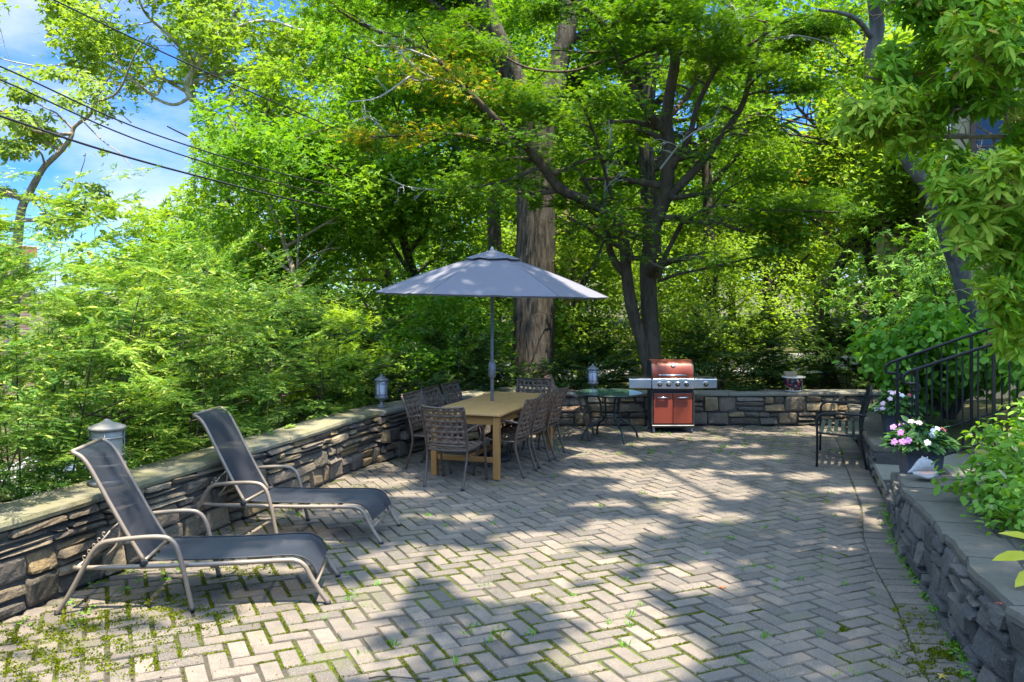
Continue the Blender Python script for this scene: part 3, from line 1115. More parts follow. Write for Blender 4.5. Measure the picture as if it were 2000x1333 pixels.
chair(Vector((-0.64, 9.74, 0)), TT, 'woven strap chair at the near end of the teak table, its back to the viewer')
chair(TC - TT * 0.62 - TS * 0.36, TS, 'woven strap chair nearest the viewer on the grill side of the teak table')
chair(TC + TT * 0.0 - TS * 0.35, TS, 'middle woven strap chair on the grill side of the teak table')
chair(TC + TT * 0.62 - TS * 0.36, TS, 'woven strap chair farthest back on the grill side of the teak table')
chair(TC - TT * 0.60 + TS * 0.56, -TS, 'woven strap chair nearest the viewer on the stone pier side of the teak table')
chair(TC + TT * 0.02 + TS * 0.60, -TS, 'middle woven strap chair on the stone pier side of the teak table')
chair(TC + TT * 0.62 + TS * 0.58, -TS, 'woven strap chair farthest back on the stone pier side of the teak table')
chair(TC + TT * 1.28 + TS * 0.02, -TT, 'woven strap chair at the far end of the teak table, its back sunlit bluish')
chair(Vector((0.84, 12.82, 0)), Vector((0.98, -0.2, 0)), 'woven strap armchair pulled up to the round glass table')

# ------------------------------------------------------------------ teak dining table
t = thing('dining_table', 'long rectangular teak table with a parasol pole through its top', 'table', TC, TROT)
hw, hl = 0.45, 1.08
mb = MB()
nb = 7
for k in range(nb):
    x0 = lerp(-hw + 0.075, hw - 0.075, k / nb); x1 = lerp(-hw + 0.075, hw - 0.075, (k + 1) / nb)
    for (ya, yb) in ((-hl + 0.085, -0.004), (0.004, hl - 0.085)):
        mb.box(((x0 + x1) / 2, (ya + yb) / 2, 0.727), (x1 - x0 - 0.003, yb - ya, 0.022), 0.002)
for s in (-1, 1):
    mb.box((s * (hw - 0.037), 0, 0.728), (0.074, hl * 2, 0.026), 0.004)
    mb.box((0, s * (hl - 0.042), 0.728), (hw * 2 - 0.151, 0.084, 0.026), 0.004)
mb.build('tabletop', M_TEAKTOP, t)
mb = MB()
for s in (-1, 1):
    mb.box((s * (hw - 0.075), 0, 0.660), (0.024, hl * 2 - 0.22, 0.105), 0.003)
    mb.box((0, s * (hl - 0.075), 0.660), (hw * 2 - 0.22, 0.024, 0.105), 0.003)
mb.build('apron', M_TEAK, t)
for sx in (-1, 1):
    for sy in (-1, 1):
        MB().box((sx * (hw - 0.07), sy * (hl - 0.07), 0.356), (0.072, 0.072, 0.712), 0.006).build('leg', M_TEAK, t)
mb = MB()
for s in (-1, 1):
    mb.box((0, s * (hl - 0.07), 0.215), (hw * 2 - 0.215, 0.03, 0.06), 0.004)
mb.box((0, 0, 0.213), (0.06, hl * 2 - 0.175, 0.03), 0.004)
mb.build('stretcher', M_TEAK, t)

# ------------------------------------------------------------------ parasol
M_CANVAS = None
m, nt, out = nodes_of('slate_blue_canvas')
tc = coord(nt)
n1 = noise(nt, 3, 4, 0.6, tc); n2 = noise(nt, 220, 2, 0.6, tc)
col = mixc(nt, n1, (0.172, 0.171, 0.192), (0.192, 0.191, 0.213))
p1 = nd(nt, 'ShaderNodeBsdfDiffuse'); nt.links.new(col, p1.inputs[0])
nt.links.new(bump(nt, n2, 0.15, 0.002), p1.inputs['Normal'])
p2 = nd(nt, 'ShaderNodeBsdfTranslucent'); nt.links.new(col, p2.inputs[0])
ms = nd(nt, 'ShaderNodeMixShader'); ms.inputs[0].default_value = 0.18
nt.links.new(p1.outputs[0], ms.inputs[1]); nt.links.new(p2.outputs[0], ms.inputs[2]); nt.links.new(ms.outputs[0], out.inputs[0])
M_CANVAS = m
UP = Vector((-0.25, 11.15, 0))
t = thing('parasol', 'slate blue market parasol standing through the teak table', 'parasol', UP)
tilt = Matrix.Rotation(R(1.3), 3, 'Y')
RC, ZR, ZT = 1.47, 2.075, 2.60


def umb(frac, ang, sides=6, dz=0.0):
    """point of the canopy: flat panels between ribs, slightly hollow"""
    k = ang / (2 * PI / sides); i = math.floor(k); f = k - i
    a0, a1 = i * 2 * PI / sides + R(2), (i + 1) * 2 * PI / sides + R(2)
    r = RC * frac
    q = Vector((math.cos(a0), math.sin(a0), 0)).lerp(Vector((math.cos(a1), math.sin(a1), 0)), f) * r
    q = q * (1 - 0.05 * math.sin(PI * f) * frac ** 2)
    z = lerp(ZT, ZR, frac) + 0.03 * math.sin(PI * frac) - 0.05 * math.sin(PI * f) * frac * (1.15 - frac) + 0.004 * math.sin(f * 23 + i * 2.1) * frac * math.sin(PI * f) + 0.003 * math.sin(frac * 19 + f * 7 + i) * math.sin(PI * f) + dz
    return tilt @ Vector((q.x, q.y, z - ZR)) + Vector((0, 0, ZR))


cv = MB()
nA, nR = 60, 14
cv.grid(lambda u, v: umb(lerp(0.13, 1.0, v), u * 2 * PI), nA, nR, smooth=False)
cv.grid(lambda u, v: umb(lerp(1.0, 0.985, v), u * 2 * PI, dz=-0.028 * v - 0.001), nA, 1, smooth=False)
canopy = cv.build('canopy', M_CANVAS, t)
ve = MB().grid(lambda u, v: umb(lerp(0.012, 0.235, v), u * 2 * PI, dz=0.045 - 0.012 * v), nA, 5, smooth=False)
ve.build('vent', M_CANVAS, canopy)
sm = MB()
for k in range(6):
    a = k * PI / 3 + 1e-4
    sm.tube([umb(f, a, dz=0.002) for f in (0.14, 0.4, 0.7, 0.99)], 0.004, 6)
sm.build('seam', M_CANVAS, canopy)
pole = MB()
pole.tube([(0, 0, 0.05), (0, 0, 2.56)], 0.021, 16)
pole.build('pole', M_BRONZE if False else M_PEWTER, t)
MB().lathe([(0.0, 2.60), (0.022, 2.60), (0.03, 2.63), (0.02, 2.66), (0.006, 2.68)], 14).build('finial', M_PEWTER, t)
MB().lathe([(0.024, 1.02), (0.045, 1.05), (0.05, 1.12), (0.045, 1.20), (0.026, 1.25)], 16).build('crank_housing', M_PEWTER, t)
MB().tube(cr([(0.04, -0.02, 1.13), (0.10, -0.03, 1.13), (0.105, -0.03, 1.06), (0.13, -0.03, 1.05)], 4), 0.007, 8).build('crank_handle', M_RUBBER, t)
hub = MB().lathe([(0.023, 2.20), (0.045, 2.21), (0.045, 2.26), (0.023, 2.27)], 14)
hub.build('hub', M_RUBBER, t)
for k in range(6):
    a = k * PI / 3 + 1e-4
    rb = MB().tube([umb(f, a, dz=-0.017) for f in (0.03, 0.3, 0.6, 0.985)], 0.008, 6).build('rib', M_PEWTER, t)
    q = umb(0.48, a, dz=-0.02)
    MB().tube([Vector((0.04 * math.cos(a), 0.04 * math.sin(a), 2.235)), q], 0.006, 6).build('strut', M_PEWTER, rb)
MB().lathe([(0.24, 0.0), (0.25, 0.015), (0.245, 0.045), (0.20, 0.07), (0.06, 0.085), (0.035, 0.10), (0.03, 0.30), (0.022, 0.31)], 28).build('base', M_RUBBER, t)

# ------------------------------------------------------------------ round glass table
GT = Vector((1.40, 12.66, 0))
t = thing('round_glass_table', 'round patio table with green glass top on curved dark legs', 'table', GT, R(20))
m, nt, out = nodes_of('green_glass')
tc = coord(nt)
p = finish(nt, out, mixc(nt, noise(nt, 70, 3, 0.6, tc), (0.07, 0.16, 0.11), (0.11, 0.21, 0.15)), 0.07, 0, 0.6, bump(nt, noise(nt, 60, 2, 0.5, tc), 0.05, 0.002))
p.inputs['Transmission Weight'].default_value = 0.35
M_GLASS = m
MB().lathe([(0.0, 0.668), (0.46, 0.668), (0.466, 0.672), (0.46, 0.676), (0.0, 0.676)], 48, smooth=False).build('glass_top', M_GLASS, t)
rim = MB().lathe([(0.462, 0.655), (0.486, 0.655), (0.493, 0.667), (0.486, 0.68), (0.468, 0.681), (0.464, 0.672)], 56)
rim.build('rim', M_GREENMETAL, t)
for k in range(4):
    a = k * PI / 2
    c_, s_ = math.cos(a), math.sin(a)
    MB().tube(cr([(c_ * r, s_ * r, z) for r, z in ((0.38, 0.655), (0.24, 0.64), (0.165, 0.58), (0.14, 0.45), (0.145, 0.33), (0.22, 0.255), (0.33, 0.20), (0.41, 0.11), (0.445, 0.0))], 6), 0.0155, 10).build('leg', M_GREENMETAL, t)
ring = MB()
ring.tube([(0.15 * math.cos(2 * PI * k / 24), 0.15 * math.sin(2 * PI * k / 24), 0.36) for k in range(24)], 0.009, 8, closed=True)
ring.build('ring', M_GREENMETAL, t)

# ------------------------------------------------------------------ slatted steel bench chair at the right (faces -x local after turning)
t = thing('slatted_bench', 'dark metal seat with flat slats and curved arms on the right', 'bench', (4.165, 11.15, 0), math.atan2(-0.48, -0.9) * 0 + R(-21.0))
# local: x depth (back at +x), y width
hwid = 0.60


def bm_leg(y):
    a = MB().tube(cr([(-0.29, y, 0.0), (-0.285, y, 0.25), (-0.285, y, 0.50), (-0.27, y, 0.60), (-0.20, y, 0.645), (-0.05, y, 0.65), (0.16, y, 0.645), (0.27, y, 0.64)], 6), 0.0145, 10)
    b = MB().tube(cr([(0.27, y, 0.0), (0.225, y, 0.22), (0.205, y, 0.42), (0.235, y, 0.62), (0.29, y, 0.80), (0.315, y, 0.90)], 6), 0.0145, 10)
    return a, b


for s in (-1, 1):
    a, b = bm_leg(s * hwid)
    a.build('arm', M_BLACK, t); b.build('back_post', M_BLACK, t)
    MB().tube(cr([(-0.285, s * hwid, 0.41), (0, s * hwid, 0.395), (0.21, s * hwid, 0.405)], 5), 0.013, 8).build('seat_rail', M_BLACK, t)
M_OLIVE = pmat('olive_grey_slats', (0.10, 0.105, 0.085), (0.075, 0.08, 0.065), 10, 0.5, 0.2)
for k in range(6):
    x = lerp(-0.245, 0.165, k / 5)
    MB().grid(lambda u, v, x=x: Vector((x + (v - .5) * 0.048, lerp(-hwid, hwid, u), 0.412 - 0.035 * math.sin(PI * u) - 0.006 * abs(x + .05))), 16, 1).build('seat_slat', M_OLIVE, t)
tr = MB()
tr.tube(cr([(0.315, -hwid, 0.90), (0.325, -0.35, 0.935), (0.33, 0, 0.95), (0.325, 0.35, 0.935), (0.315, hwid, 0.90)], 6), 0.0145, 10)
MB().tube([(0.215, -hwid, 0.48), (0.215, hwid, 0.48)], 0.011, 8).build('back_rail', M_BLACK, t)
tr.build('back_rail', M_BLACK, t)
for k in range(11):
    y = lerp(-hwid + 0.09, hwid - 0.09, k / 10)
    zt = 0.935 - 0.03 * abs(y) ** 1.2
    MB().tube(cr([(0.215, y, 0.48), (0.245, y, 0.64), (0.30, y, 0.82), (0.325, y, zt)], 4), 0.011, 6).build('back_slat', M_BLACK, t)

# ------------------------------------------------------------------ barbecue
t = thing('barbecue_grill', 'red and stainless barbecue grill on casters before the back wall', 'barbecue', (2.405, 13.5, 0), R(1))
M_RED = pmat('brick_red_enamel', (0.23, 0.046, 0.022), (0.19, 0.038, 0.019), 6, 0.42, 0.05, 0.4, 0.05, 200, coat=0.08)
M_DKSTEEL = pmat('charcoal_enamel', (0.035, 0.035, 0.037), (0.05, 0.05, 0.052), 9, 0.4, 0.3)
mb = MB()
mb.box((0, 0.02, 0.36), (0.60, 0.48, 0.50), 0.008)
mb.box((0, 0.0, 0.105), (0.64, 0.54, 0.03), 0.006)
mb.box((0, 0.02, 0.64), (0.64, 0.50, 0.05), 0.006)
for s in (-1, 1):
    mb.box((s * 0.312, -0.235, 0.37), (0.024, 0.03, 0.52), 0.004)
mb.build('cabinet', M_DKSTEEL, t)
for s in (-1, 1):
    d = MB().box((s * 0.147, -0.235, 0.365), (0.286, 0.022, 0.455), 0.007, seg=2).build('door', M_RED, t)
    h = MB(); zc = 0.53
    h.tube([(s * 0.147 - 0.085, -0.268, zc), (s * 0.147 + 0.085, -0.268, zc)], 0.010, 10)
    for q in (-0.07, 0.07): h.tube([(s * 0.147 + q, -0.246, zc), (s * 0.147 + q, -0.268, zc)], 0.006, 8)
    h.build('handle', M_CHROME, d)
cp = MB().box((0, -0.255, 0.735), (0.64, 0.06, 0.145), 0.012, seg=2).build('control_panel', M_STEEL, t)
MB().box((0, -0.27, 0.813), (0.60, 0.05, 0.012), 0.003).build('trim', M_STEEL, cp)
for x in (-0.205, -0.072, 0.062, 0.195, 0.49):
    kn = MB()
    kn.lathe([(0.0, 0), (0.036, 0.0), (0.036, 0.006), (0.027, 0.010), (0.026, 0.032), (0.022, 0.036), (0.0, 0.036)], 20, (x, -0.285 if abs(x) < .4 else -0.262, 0.732), mat=Matrix.Rotation(R(90), 3, 'X'))
    ko = kn.build('knob', M_RUBBER, cp)
    bz = MB().lathe([(0.034, -0.004), (0.041, -0.004), (0.041, 0.004), (0.034, 0.005)], 22, (x, -0.285 if abs(x) < .4 else -0.262, 0.732), mat=Matrix.Rotation(R(90), 3, 'X'))
    bz.build('bezel', M_CHROME, ko)
MB().lathe([(0.0, 0), (0.012, 0.0), (0.011, 0.014), (0.0, 0.014)], 12, (-0.005, -0.285, 0.765), mat=Matrix.Rotation(R(90), 3, 'X')).build('igniter', M_RUBBER, cp)
for s, xw in ((-1, 0.34), (1, 0.34)):
    sh = MB().box((s * (0.322 + xw / 2), -0.02, 0.80), (xw, 0.44, 0.03), 0.006)
    so = sh.build('side_shelf', M_DKSTEEL, t)
    MB().box((s * (0.322 + xw / 2), -0.243, 0.738), (xw, 0.035, 0.14), 0.01, seg=2).build('shelf_front', M_STEEL, so)
# lid: quarter-round shell
prof = [(-0.235, 0.822), (-0.238, 0.90), (-0.215, 0.985), (-0.165, 1.045), (-0.08, 1.075), (0.06, 1.08), (0.17, 1.05), (0.235, 0.96), (0.24, 0.822)]
P = cr([(0, y, z) for y, z in prof], 4)
lid = MB().grid(lambda u, v: Vector((lerp(-0.30, 0.30, u), P[int(round(v * (len(P) - 1)))].y, P[int(round(v * (len(P) - 1)))].z)), 4, len(P) - 1)
lo = lid.build('lid', M_RED, t)
for s in (-1, 1):
    ec = MB()
    poly = [(s * 0.30, p.y, p.z) for p in P]; poly2 = [(s * 0.318, p.y * 0.985, 0.822 + (p.z - 0.822) * 0.985) for p in P]
    n_ = len(P)
    ec.add(poly + poly2, [tuple(range(n_, 2 * n_)) if s > 0 else tuple(range(2 * n_ - 1, n_ - 1, -1))] + [((k, k + 1, n_ + k + 1, n_ + k) if s < 0 else (k, n_ + k, n_ + k + 1, k + 1)) for k in range(n_ - 1)])
    ec.build('lid_end_cap', M_DKSTEEL, lo)
h = MB().tube([(-0.22, -0.285, 0.868), (0.22, -0.285, 0.868)], 0.0125, 12)
for q in (-0.2, 0.2): h.tube([(q, -0.24, 0.868), (q, -0.285, 0.868)], 0.008, 8)
h.build('handle', M_CHROME, lo)
MB().lathe([(0.0, 0), (0.032, 0.0), (0.034, 0.008), (0.026, 0.014), (0.0, 0.014)], 20, (0.01, -0.205, 1.012), mat=Matrix.Rotation(R(62), 3, 'X')).build('thermometer', M_CHROME, lo)
MB().lathe([(0.0, 0), (0.024, 0.0), (0.024, 0.002), (0.0, 0.002)], 20, (0.01, -0.219, 1.019), mat=Matrix.Rotation(R(62), 3, 'X')).build('dial_face', pmat('dial_white', (0.7, 0.7, 0.68), None), lo)
for sx in (-1, 1):
    for sy in (-1, 1):
        ca = MB()
        ca.lathe([(0.0, -0.014), (0.028, -0.014), (0.031, -0.008), (0.031, 0.008), (0.028, 0.014), (0.0, 0.014)], 16, (sx * 0.285, sy * 0.22, 0.031), mat=Matrix.Rotation(R(90), 3, 'Y'))
        ca.box((sx * 0.285, sy * 0.22, 0.072), (0.036, 0.03, 0.035), 0.004)
        ca.build('caster', M_PEWTER, t)


# ------------------------------------------------------------------ lanterns on the walls
def lantern_glass(name, c):
    m, nt, out = nodes_of(name)
    p = finish(nt, out, mixc(nt, noise(nt, 5, 3, 0.5, coord(nt)), c, tuple(v * 0.9 for v in c)), 0.35, 0, 0.5)
    p.inputs['Transmission Weight'].default_value = 0.12
    p.inputs['Subsurface Weight'].default_value = 0.3
    p.inputs['Subsurface Radius'].default_value = (0.05, 0.05, 0.05)
    return m


M_LG = lantern_glass('milk_glass', (0.55, 0.57, 0.63))
M_LGC = lantern_glass('cream_milk_glass', (0.34, 0.32, 0.26))


def lantern(label, loc, s, mg, mm, stubby=False):
    t = thing('wall_lantern', label, 'lantern', loc, 0.3, 'lanterns standing on the stone walls')
    t.scale = (s, s, s)
    if stubby:
        MB().lathe([(0.10, 0.0), (0.105, 0.02), (0.085, 0.035), (0.06, 0.05), (0.06, 0.08), (0.09, 0.10), (0.112, 0.115), (0.114, 0.128), (0.105, 0.135)], 30).build('base', M_PEWTER, t)
        MB().lathe([(0.088, 0.135), (0.09, 0.14), (0.09, 0.335), (0.086, 0.34)], 30).build('shade', mg, t)
        cg = MB()
        for k in range(4):
            a = k * PI / 2
            cg.tube([(0.1 * math.cos(a), 0.1 * math.sin(a), 0.13), (0.1 * math.cos(a), 0.1 * math.sin(a), 0.345)], 0.0045, 6)
        for z in (0.185, 0.295):
            cg.tube([(0.1 * math.cos(2 * PI * k / 30), 0.1 * math.sin(2 * PI * k / 30), z) for k in range(30)], 0.0045, 6, closed=True)
        cg.build('cage', M_PEWTER, t)
        MB().lathe([(0.09, 0.338), (0.108, 0.342), (0.112, 0.352), (0.106, 0.362), (0.075, 0.374), (0.045, 0.384), (0.025, 0.392), (0.018, 0.402), (0.006, 0.408)], 32).build('roof', mm, t)
        return t
    MB().lathe([(0.062, 0.0), (0.065, 0.012), (0.05, 0.022), (0.022, 0.035), (0.020, 0.07), (0.034, 0.09), (0.055, 0.108), (0.088, 0.125), (0.092, 0.135), (0.085, 0.145)], 26).build('base', M_PEWTER, t)
    MB().lathe([(0.066, 0.145), (0.068, 0.15), (0.068, 0.345), (0.064, 0.35)], 26).build('shade', mg, t)
    cg = MB()
    for k in range(6):
        a = k * PI / 3
        cg.tube([(0.079 * math.cos(a), 0.079 * math.sin(a), 0.14), (0.079 * math.cos(a), 0.079 * math.sin(a), 0.36)], 0.0042, 6)
    for z in (0.172, 0.318):
        cg.tube([(0.079 * math.cos(2 * PI * k / 26), 0.079 * math.sin(2 * PI * k / 26), z) for k in range(26)], 0.004, 6, closed=True)
    cg.build('cage', M_PEWTER, t)
    MB().lathe([(0.07, 0.348), (0.094, 0.352), (0.098, 0.362), (0.092, 0.372), (0.06, 0.388), (0.045, 0.402), (0.02, 0.414), (0.014, 0.424), (0.017, 0.434), (0.008, 0.447)], 28).build('roof', mm, t)
    return t


lantern('largest wall lantern with a cream roof, half behind the nearer lounger', (-3.10, 6.78, 0.637), 1.22, M_LGC, M_CREAMMETAL, True)
lantern('pewter lantern on the stone pier left of the dining table', (-1.66, 11.27, 0.642), 0.96, M_LG, M_PEWTER)
lantern('pewter lantern on the back wall between table and grill', (1.30, 14.22, 0.52), 0.98, M_LG, M_PEWTER)
lantern('pewter lantern seen through the black stair railing', (6.15, 14.3, 0.52), 1.0, M_LG, M_PEWTER)

# ------------------------------------------------------------------ painted pot on the back wall
m, nt, out = nodes_of('painted_glaze')
tc = coord(nt)
v1 = nd(nt, 'ShaderNodeTexVoronoi', Scale=24.0); nt.links.new(tc, v1.inputs['Vector'])
rnd = nd(nt, 'ShaderNodeSeparateColor'); nt.links.new(v1.outputs['Color'], rnd.inputs[0])
pal = ramp(nt, rnd.outputs[0], [(0.0, (0.45, 0.03, 0.03)), (0.22, (0.75, 0.72, 0.62)), (0.36, (0.06, 0.30, 0.16)), (0.5, (0.50, 0.07, 0.05)), (0.64, (0.10, 0.32, 0.50)), (0.78, (0.70, 0.38, 0.08)), (0.9, (0.75, 0.72, 0.66))], 'CONSTANT')
edge = ramp(nt, v1.outputs['Distance'], [(0.0, (1, 1, 1)), (0.014 * 24, (1, 1, 1)), (0.02 * 24, (0, 0, 0))])
rings = nd(nt, 'ShaderNodeMath', operation='SINE'); nt.links.new(math_(nt, 'MULTIPLY', v1.outputs['Distance'], 34), rings.inputs[0])
pal2 = mixc(nt, ramp(nt, rings.outputs[0], [(0.5, (0, 0, 0)), (0.6, (1, 1, 1))]), pal, mixc(nt, 0.7, pal, (0.02, 0.02, 0.04)))
col = mixc(nt, edge, (0.02, 0.02, 0.045), pal2)
finish(nt, out, col, 0.18, 0, 0.5)
M_TALAVERA = m
M_GLAZE = pmat('cream_glaze', (0.62, 0.60, 0.52), (0.5, 0.48, 0.42), 12, 0.25)
q = W(1550, 768, 14.22)
t = thing('painted_pot', 'flower painted ceramic pot standing on the back wall', 'pot', (q.x, 14.22, 0.52))
MB().lathe([(0.0, 0.012), (0.11, 0.012), (0.128, 0.03), (0.150, 0.12), (0.160, 0.19), (0.162, 0.215)], 36).build('body', M_TALAVERA, t)
MB().lathe([(0.150, 0.215), (0.180, 0.216), (0.184, 0.226), (0.180, 0.236), (0.158, 0.236), (0.150, 0.20)], 36).build('rim', M_GLAZE, t)
MB().lathe([(0.0, 0.001), (0.12, 0.001), (0.135, 0.01), (0.132, 0.02), (0.11, 0.016)], 30).build('saucer', M_GLAZE, t)
MB().lathe([(0.0, 0.19), (0.150, 0.20)], 24).build('soil', M_MORTAR, t)
tag(MB().box((q.x - 0.05, 14.22, 0.795), (0.20, 0.10, 0.075), 0.008, jit=0.003).build('wood_block', pmat('weathered_wood', (0.33, 0.26, 0.16), (0.25, 0.19, 0.12), 9, 0.8)), 'pale wooden block lying across the painted pot', 'block')

# ------------------------------------------------------------------ black stair railings


def railing(label, base, length, slope, n, curl):
    t = thing('stair_railing', label, 'railing', base, math.atan2(PDIR.y, PDIR.x), 'black iron stair railings')
    Z0 = 1.09
    top = [(0.0, 0, Z0), (length * 0.3, 0, Z0 + slope * length * 0.3), (length, 0, Z0 + slope * length)]
    # handrail with the lamb's tongue curl at its low end
    cpts = [(-0.02, 0, Z0 - 0.20), (0.02, 0, Z0 - 0.215), (0.045, 0, Z0 - 0.18), (0.02, 0, Z0 - 0.14), (-0.03, 0, Z0 - 0.14), (-0.09, 0, Z0 - 0.13), (-0.105, 0, Z0 - 0.075), (-0.06, 0, Z0 - 0.022)]
    MB().tube(cr(cpts + top, 6), 0.0165, 8).build('handrail', M_BLACK, t)
    MB().tube([(0.02, 0, 0.155), (length, 0, 0.155 + slope * length)], 0.011, 6).build('bottom_rail', M_BLACK, t)
    for k in range(n):
        x = 0.02 + (length - 0.04) * k / (n - 1)
        post = k % 5 == 0
        zb = (0.0 if post and k == 0 else (0.0 + slope * x - 0.12 if post else 0.155 + slope * x))
        zt = Z0 + slope * x - 0.006
        w = 0.032 if post else 0.0165
        mb = MB()
        if post:
            mb.box((x, 0, (zb + zt) / 2), (w, w, zt - zb), 0.002)
            mb.build('newel_post', M_BLACK, t)
        else:
            ns = 26
            vs, fs = [], []
            for i in range(ns + 1):
                z = lerp(zb, zt, i / ns); f = i / ns
                a = PI / 4 + (PI * 4 * min(1, max(0, (f - 0.35) / 0.3)))
                for c_ in range(4):
                    vs.append((x + w * 0.7 * math.cos(a + c_ * PI / 2), w * 0.7 * math.sin(a + c_ * PI / 2), z))
            for i in range(ns):
                for c_ in range(4):
                    fs.append((i * 4 + c_, i * 4 + (c_ + 1) % 4, (i + 1) * 4 + (c_ + 1) % 4, (i + 1) * 4 + c_))
            mb.add(vs, fs).build('baluster', M_BLACK, t)
    return t


railing('nearer black iron stair railing, with twisted bars, beside the front planter', (4.02, 8.84, 0.24), 2.1, 0.385, 16, 1)
railing('farther black iron stair railing with a curled end before the wall lantern', (4.33, 10.0, 0.24), 2.3, 0.395, 16, 1)


# ------------------------------------------------------------------ conch shell on the wall
m, nt, out = nodes_of('sun_bleached_shell')
tc = coord(nt)
n1 = noise(nt, 22, 5, 0.6, tc)
col = mixc(nt, ramp(nt, n1, [(0.35, (0, 0, 0)), (0.7, (1, 1, 1))]), (0.42, 0.39, 0.36), (0.28, 0.265, 0.26))
finish(nt, out, col, 0.6, 0, 0.4, bump(nt, n1, 0.4, 0.004))
M_SHELL = m
M_SHELLIN = pmat('pink_shell_mouth', (0.62, 0.27, 0.18), (0.55, 0.36, 0.29), 9, 0.3)
cs = W(1803, 930, 7.3)
t = thing('conch_shell', 'bleached white conch shell resting on the garden wall', 'shell', (cs.x, 7.28, 0.578), R(8))
bd = MB()
AX0, AX1 = Vector((-0.150, -0.01, 0.050)), Vector((0.115, 0.025, 0.118))
adir = (AX1 - AX0).normalized()
an = (Vector((0, 0, 1)) - adir * adir.z).normalized()
ab = adir.cross(an)
SHP = cr([(0, 0.006, 0), (0.12, 0.016, 0), (0.3, 0.036, 0), (0.48, 0.060, 0), (0.62, 0.074, 0), (0.70, 0.072, 0), (0.745, 0.050, 0), (0.80, 0.047, 0), (0.835, 0.031, 0), (0.88, 0.028, 0), (0.91, 0.017, 0), (0.95, 0.012, 0), (1.0, 0.001, 0)], 4)


def conch(u, v):
    """spindle shaped shell on a tilted axis: long siphon on the left, stepped spire on the right"""
    q = SHP[min(int(u * (len(SHP) - 1) + .5), len(SHP) - 1)]
    a = 2 * PI * v
    r = q.y * (1 + 0.05 * math.sin(a + q.x * 6) + 0.012 * math.sin(40 * q.x + 3 * a))
    return AX0 + adir * (0.275 * q.x) + an * (r * math.cos(a)) + ab * (r * math.sin(a))


bd.grid(conch, len(SHP) - 1, 48)
for k in range(8):          # blunt horns round the shoulder, smaller ones on the next whorl
    a = 2 * PI * k / 8 + .3
    for (ux, r0_, ln, wd) in ((0.68, 0.068, 0.030, 0.013), (0.81, 0.041, 0.014, 0.008)):
        rd = an * math.cos(a) + ab * math.sin(a)
        p0 = AX0 + adir * (0.275 * ux) + rd * (r0_ - .012)
        bd.tube([p0, p0 + rd * ln * .55 + adir * .003, p0 + rd * ln + adir * .008], [wd, wd * .72, .0015], 10)
bd.build('shell_body', M_SHELL, t)
lip = MB()


def lipf(u, v, d=0.0):
    """flared outer lip curling forward and down from the body whorl"""
    x = lerp(-0.135, 0.085, u)
    h = math.sin(PI * (0.06 + 0.90 * u)) ** 0.7
    ph = v * 1.9
    y = -0.040 - 0.085 * h * math.sin(ph * .85)
    z = 0.062 - 0.050 * h * (1 - math.cos(ph)) * 0.62 + 0.012 * h * max(0, v - .75) * 4 + 0.004 * math.sin(11 * u) * v + d
    return Vector((x, y, z))


lip.grid(lambda u, v: lipf(u, v, 0.0), 30, 12)
lip.grid(lambda u, v: lipf(u, v, -0.010), 30, 12, flip=True)
lip.grid(lambda u, v: lipf(u, 1, -0.010 * v), 30, 1, flip=True)
lip.build('flared_lip', M_SHELL, t)
MB().grid(lambda u, v: lipf(lerp(.12, .85, u), lerp(.10, .55, v), .0035), 16, 5).build('pink_mouth', M_SHELLIN, t)


# ------------------------------------------------------------------ square planters
M_SLATE = pmat('slate_planter', (0.060, 0.066, 0.085), (0.09, 0.095, 0.115), 7, 0.6, 0, 0.4, 0.2, 60)


def planter(label, loc, rz, h=0.36, wt=0.178, wb=0.135):
    t = thing('square_planter', label, 'planter', loc, rz, 'square slate planters')
    mb = MB()
    zs = [(wb, 0.0), (wb + 0.004, 0.01), (wt - 0.014, h - 0.05), (wt - 0.012, h - 0.048)]
    vs, fs = [], []
    for (w, z) in zs:
        vs += [(-w, -w, z), (w, -w, z), (w, w, z), (-w, w, z)]
    for l in range(len(zs) - 1):
        for k in range(4):
            fs.append((l * 4 + k, l * 4 + (k + 1) % 4, (l + 1) * 4 + (k + 1) % 4, (l + 1) * 4 + k))
    fs.append((3, 2, 1, 0))
    mb.add(vs, fs)
    mb.build('pot_body', M_SLATE, t)
    rm = MB()
    for a in range(4):
        q = Matrix.Rotation(a * PI / 2, 3, 'Z')
        rm.box(q @ Vector((0, -wt + 0.0, h - 0.025)), (wt * 2 + 0.02, 0.028, 0.05), 0.005, q)
    rm.build('rim', M_SLATE, t)
    MB().box((0, 0, h - 0.035), (wt * 2 - 0.03, wt * 2 - 0.03, 0.02), 0.003).build('soil', M_MORTAR, t)
    return t


PL1 = Vector((3.80, 8.25, 0.375)); PL2 = Vector((4.66, 10.7, 0.375))
planter('nearer slate planter of impatiens, just behind the conch shell', PL1, R(-8), 0.30)
planter('farther slate planter of impatiens beside the slatted bench', PL2, R(-12), 0.30)
# ------------------------------------------------------------------ leaf templates (unit length along +y, facing +z)
def T_kite(w=0.26, fold=0.08):
    v = np.array([(0, 0, 0), (w, 0.42, fold), (0, 1, -0.05), (-w, 0.42, fold)], dtype=np.float64)
    return v, [np.array([(0, 1, 2, 3)])]


def T_oval(w=0.20, fold=0.05, droop=0.12):
    v = np.array([(0, 0, 0), (w * .8, 0.22, fold), (w, 0.55, fold - droop * .3), (w * .55, 0.83, fold * .6 - droop * .7), (0, 1, -droop),
                  (-w * .55, 0.83, fold * .6 - droop * .7), (-w, 0.55, fold - droop * .3), (-w * .8, 0.22, fold), (0, 0.55, -droop * .3)], dtype=np.float64)
    return v, [np.array([(0, 1, 2, 8), (8, 2, 3, 4), (0, 8, 6, 7), (8, 4, 5, 6)])]


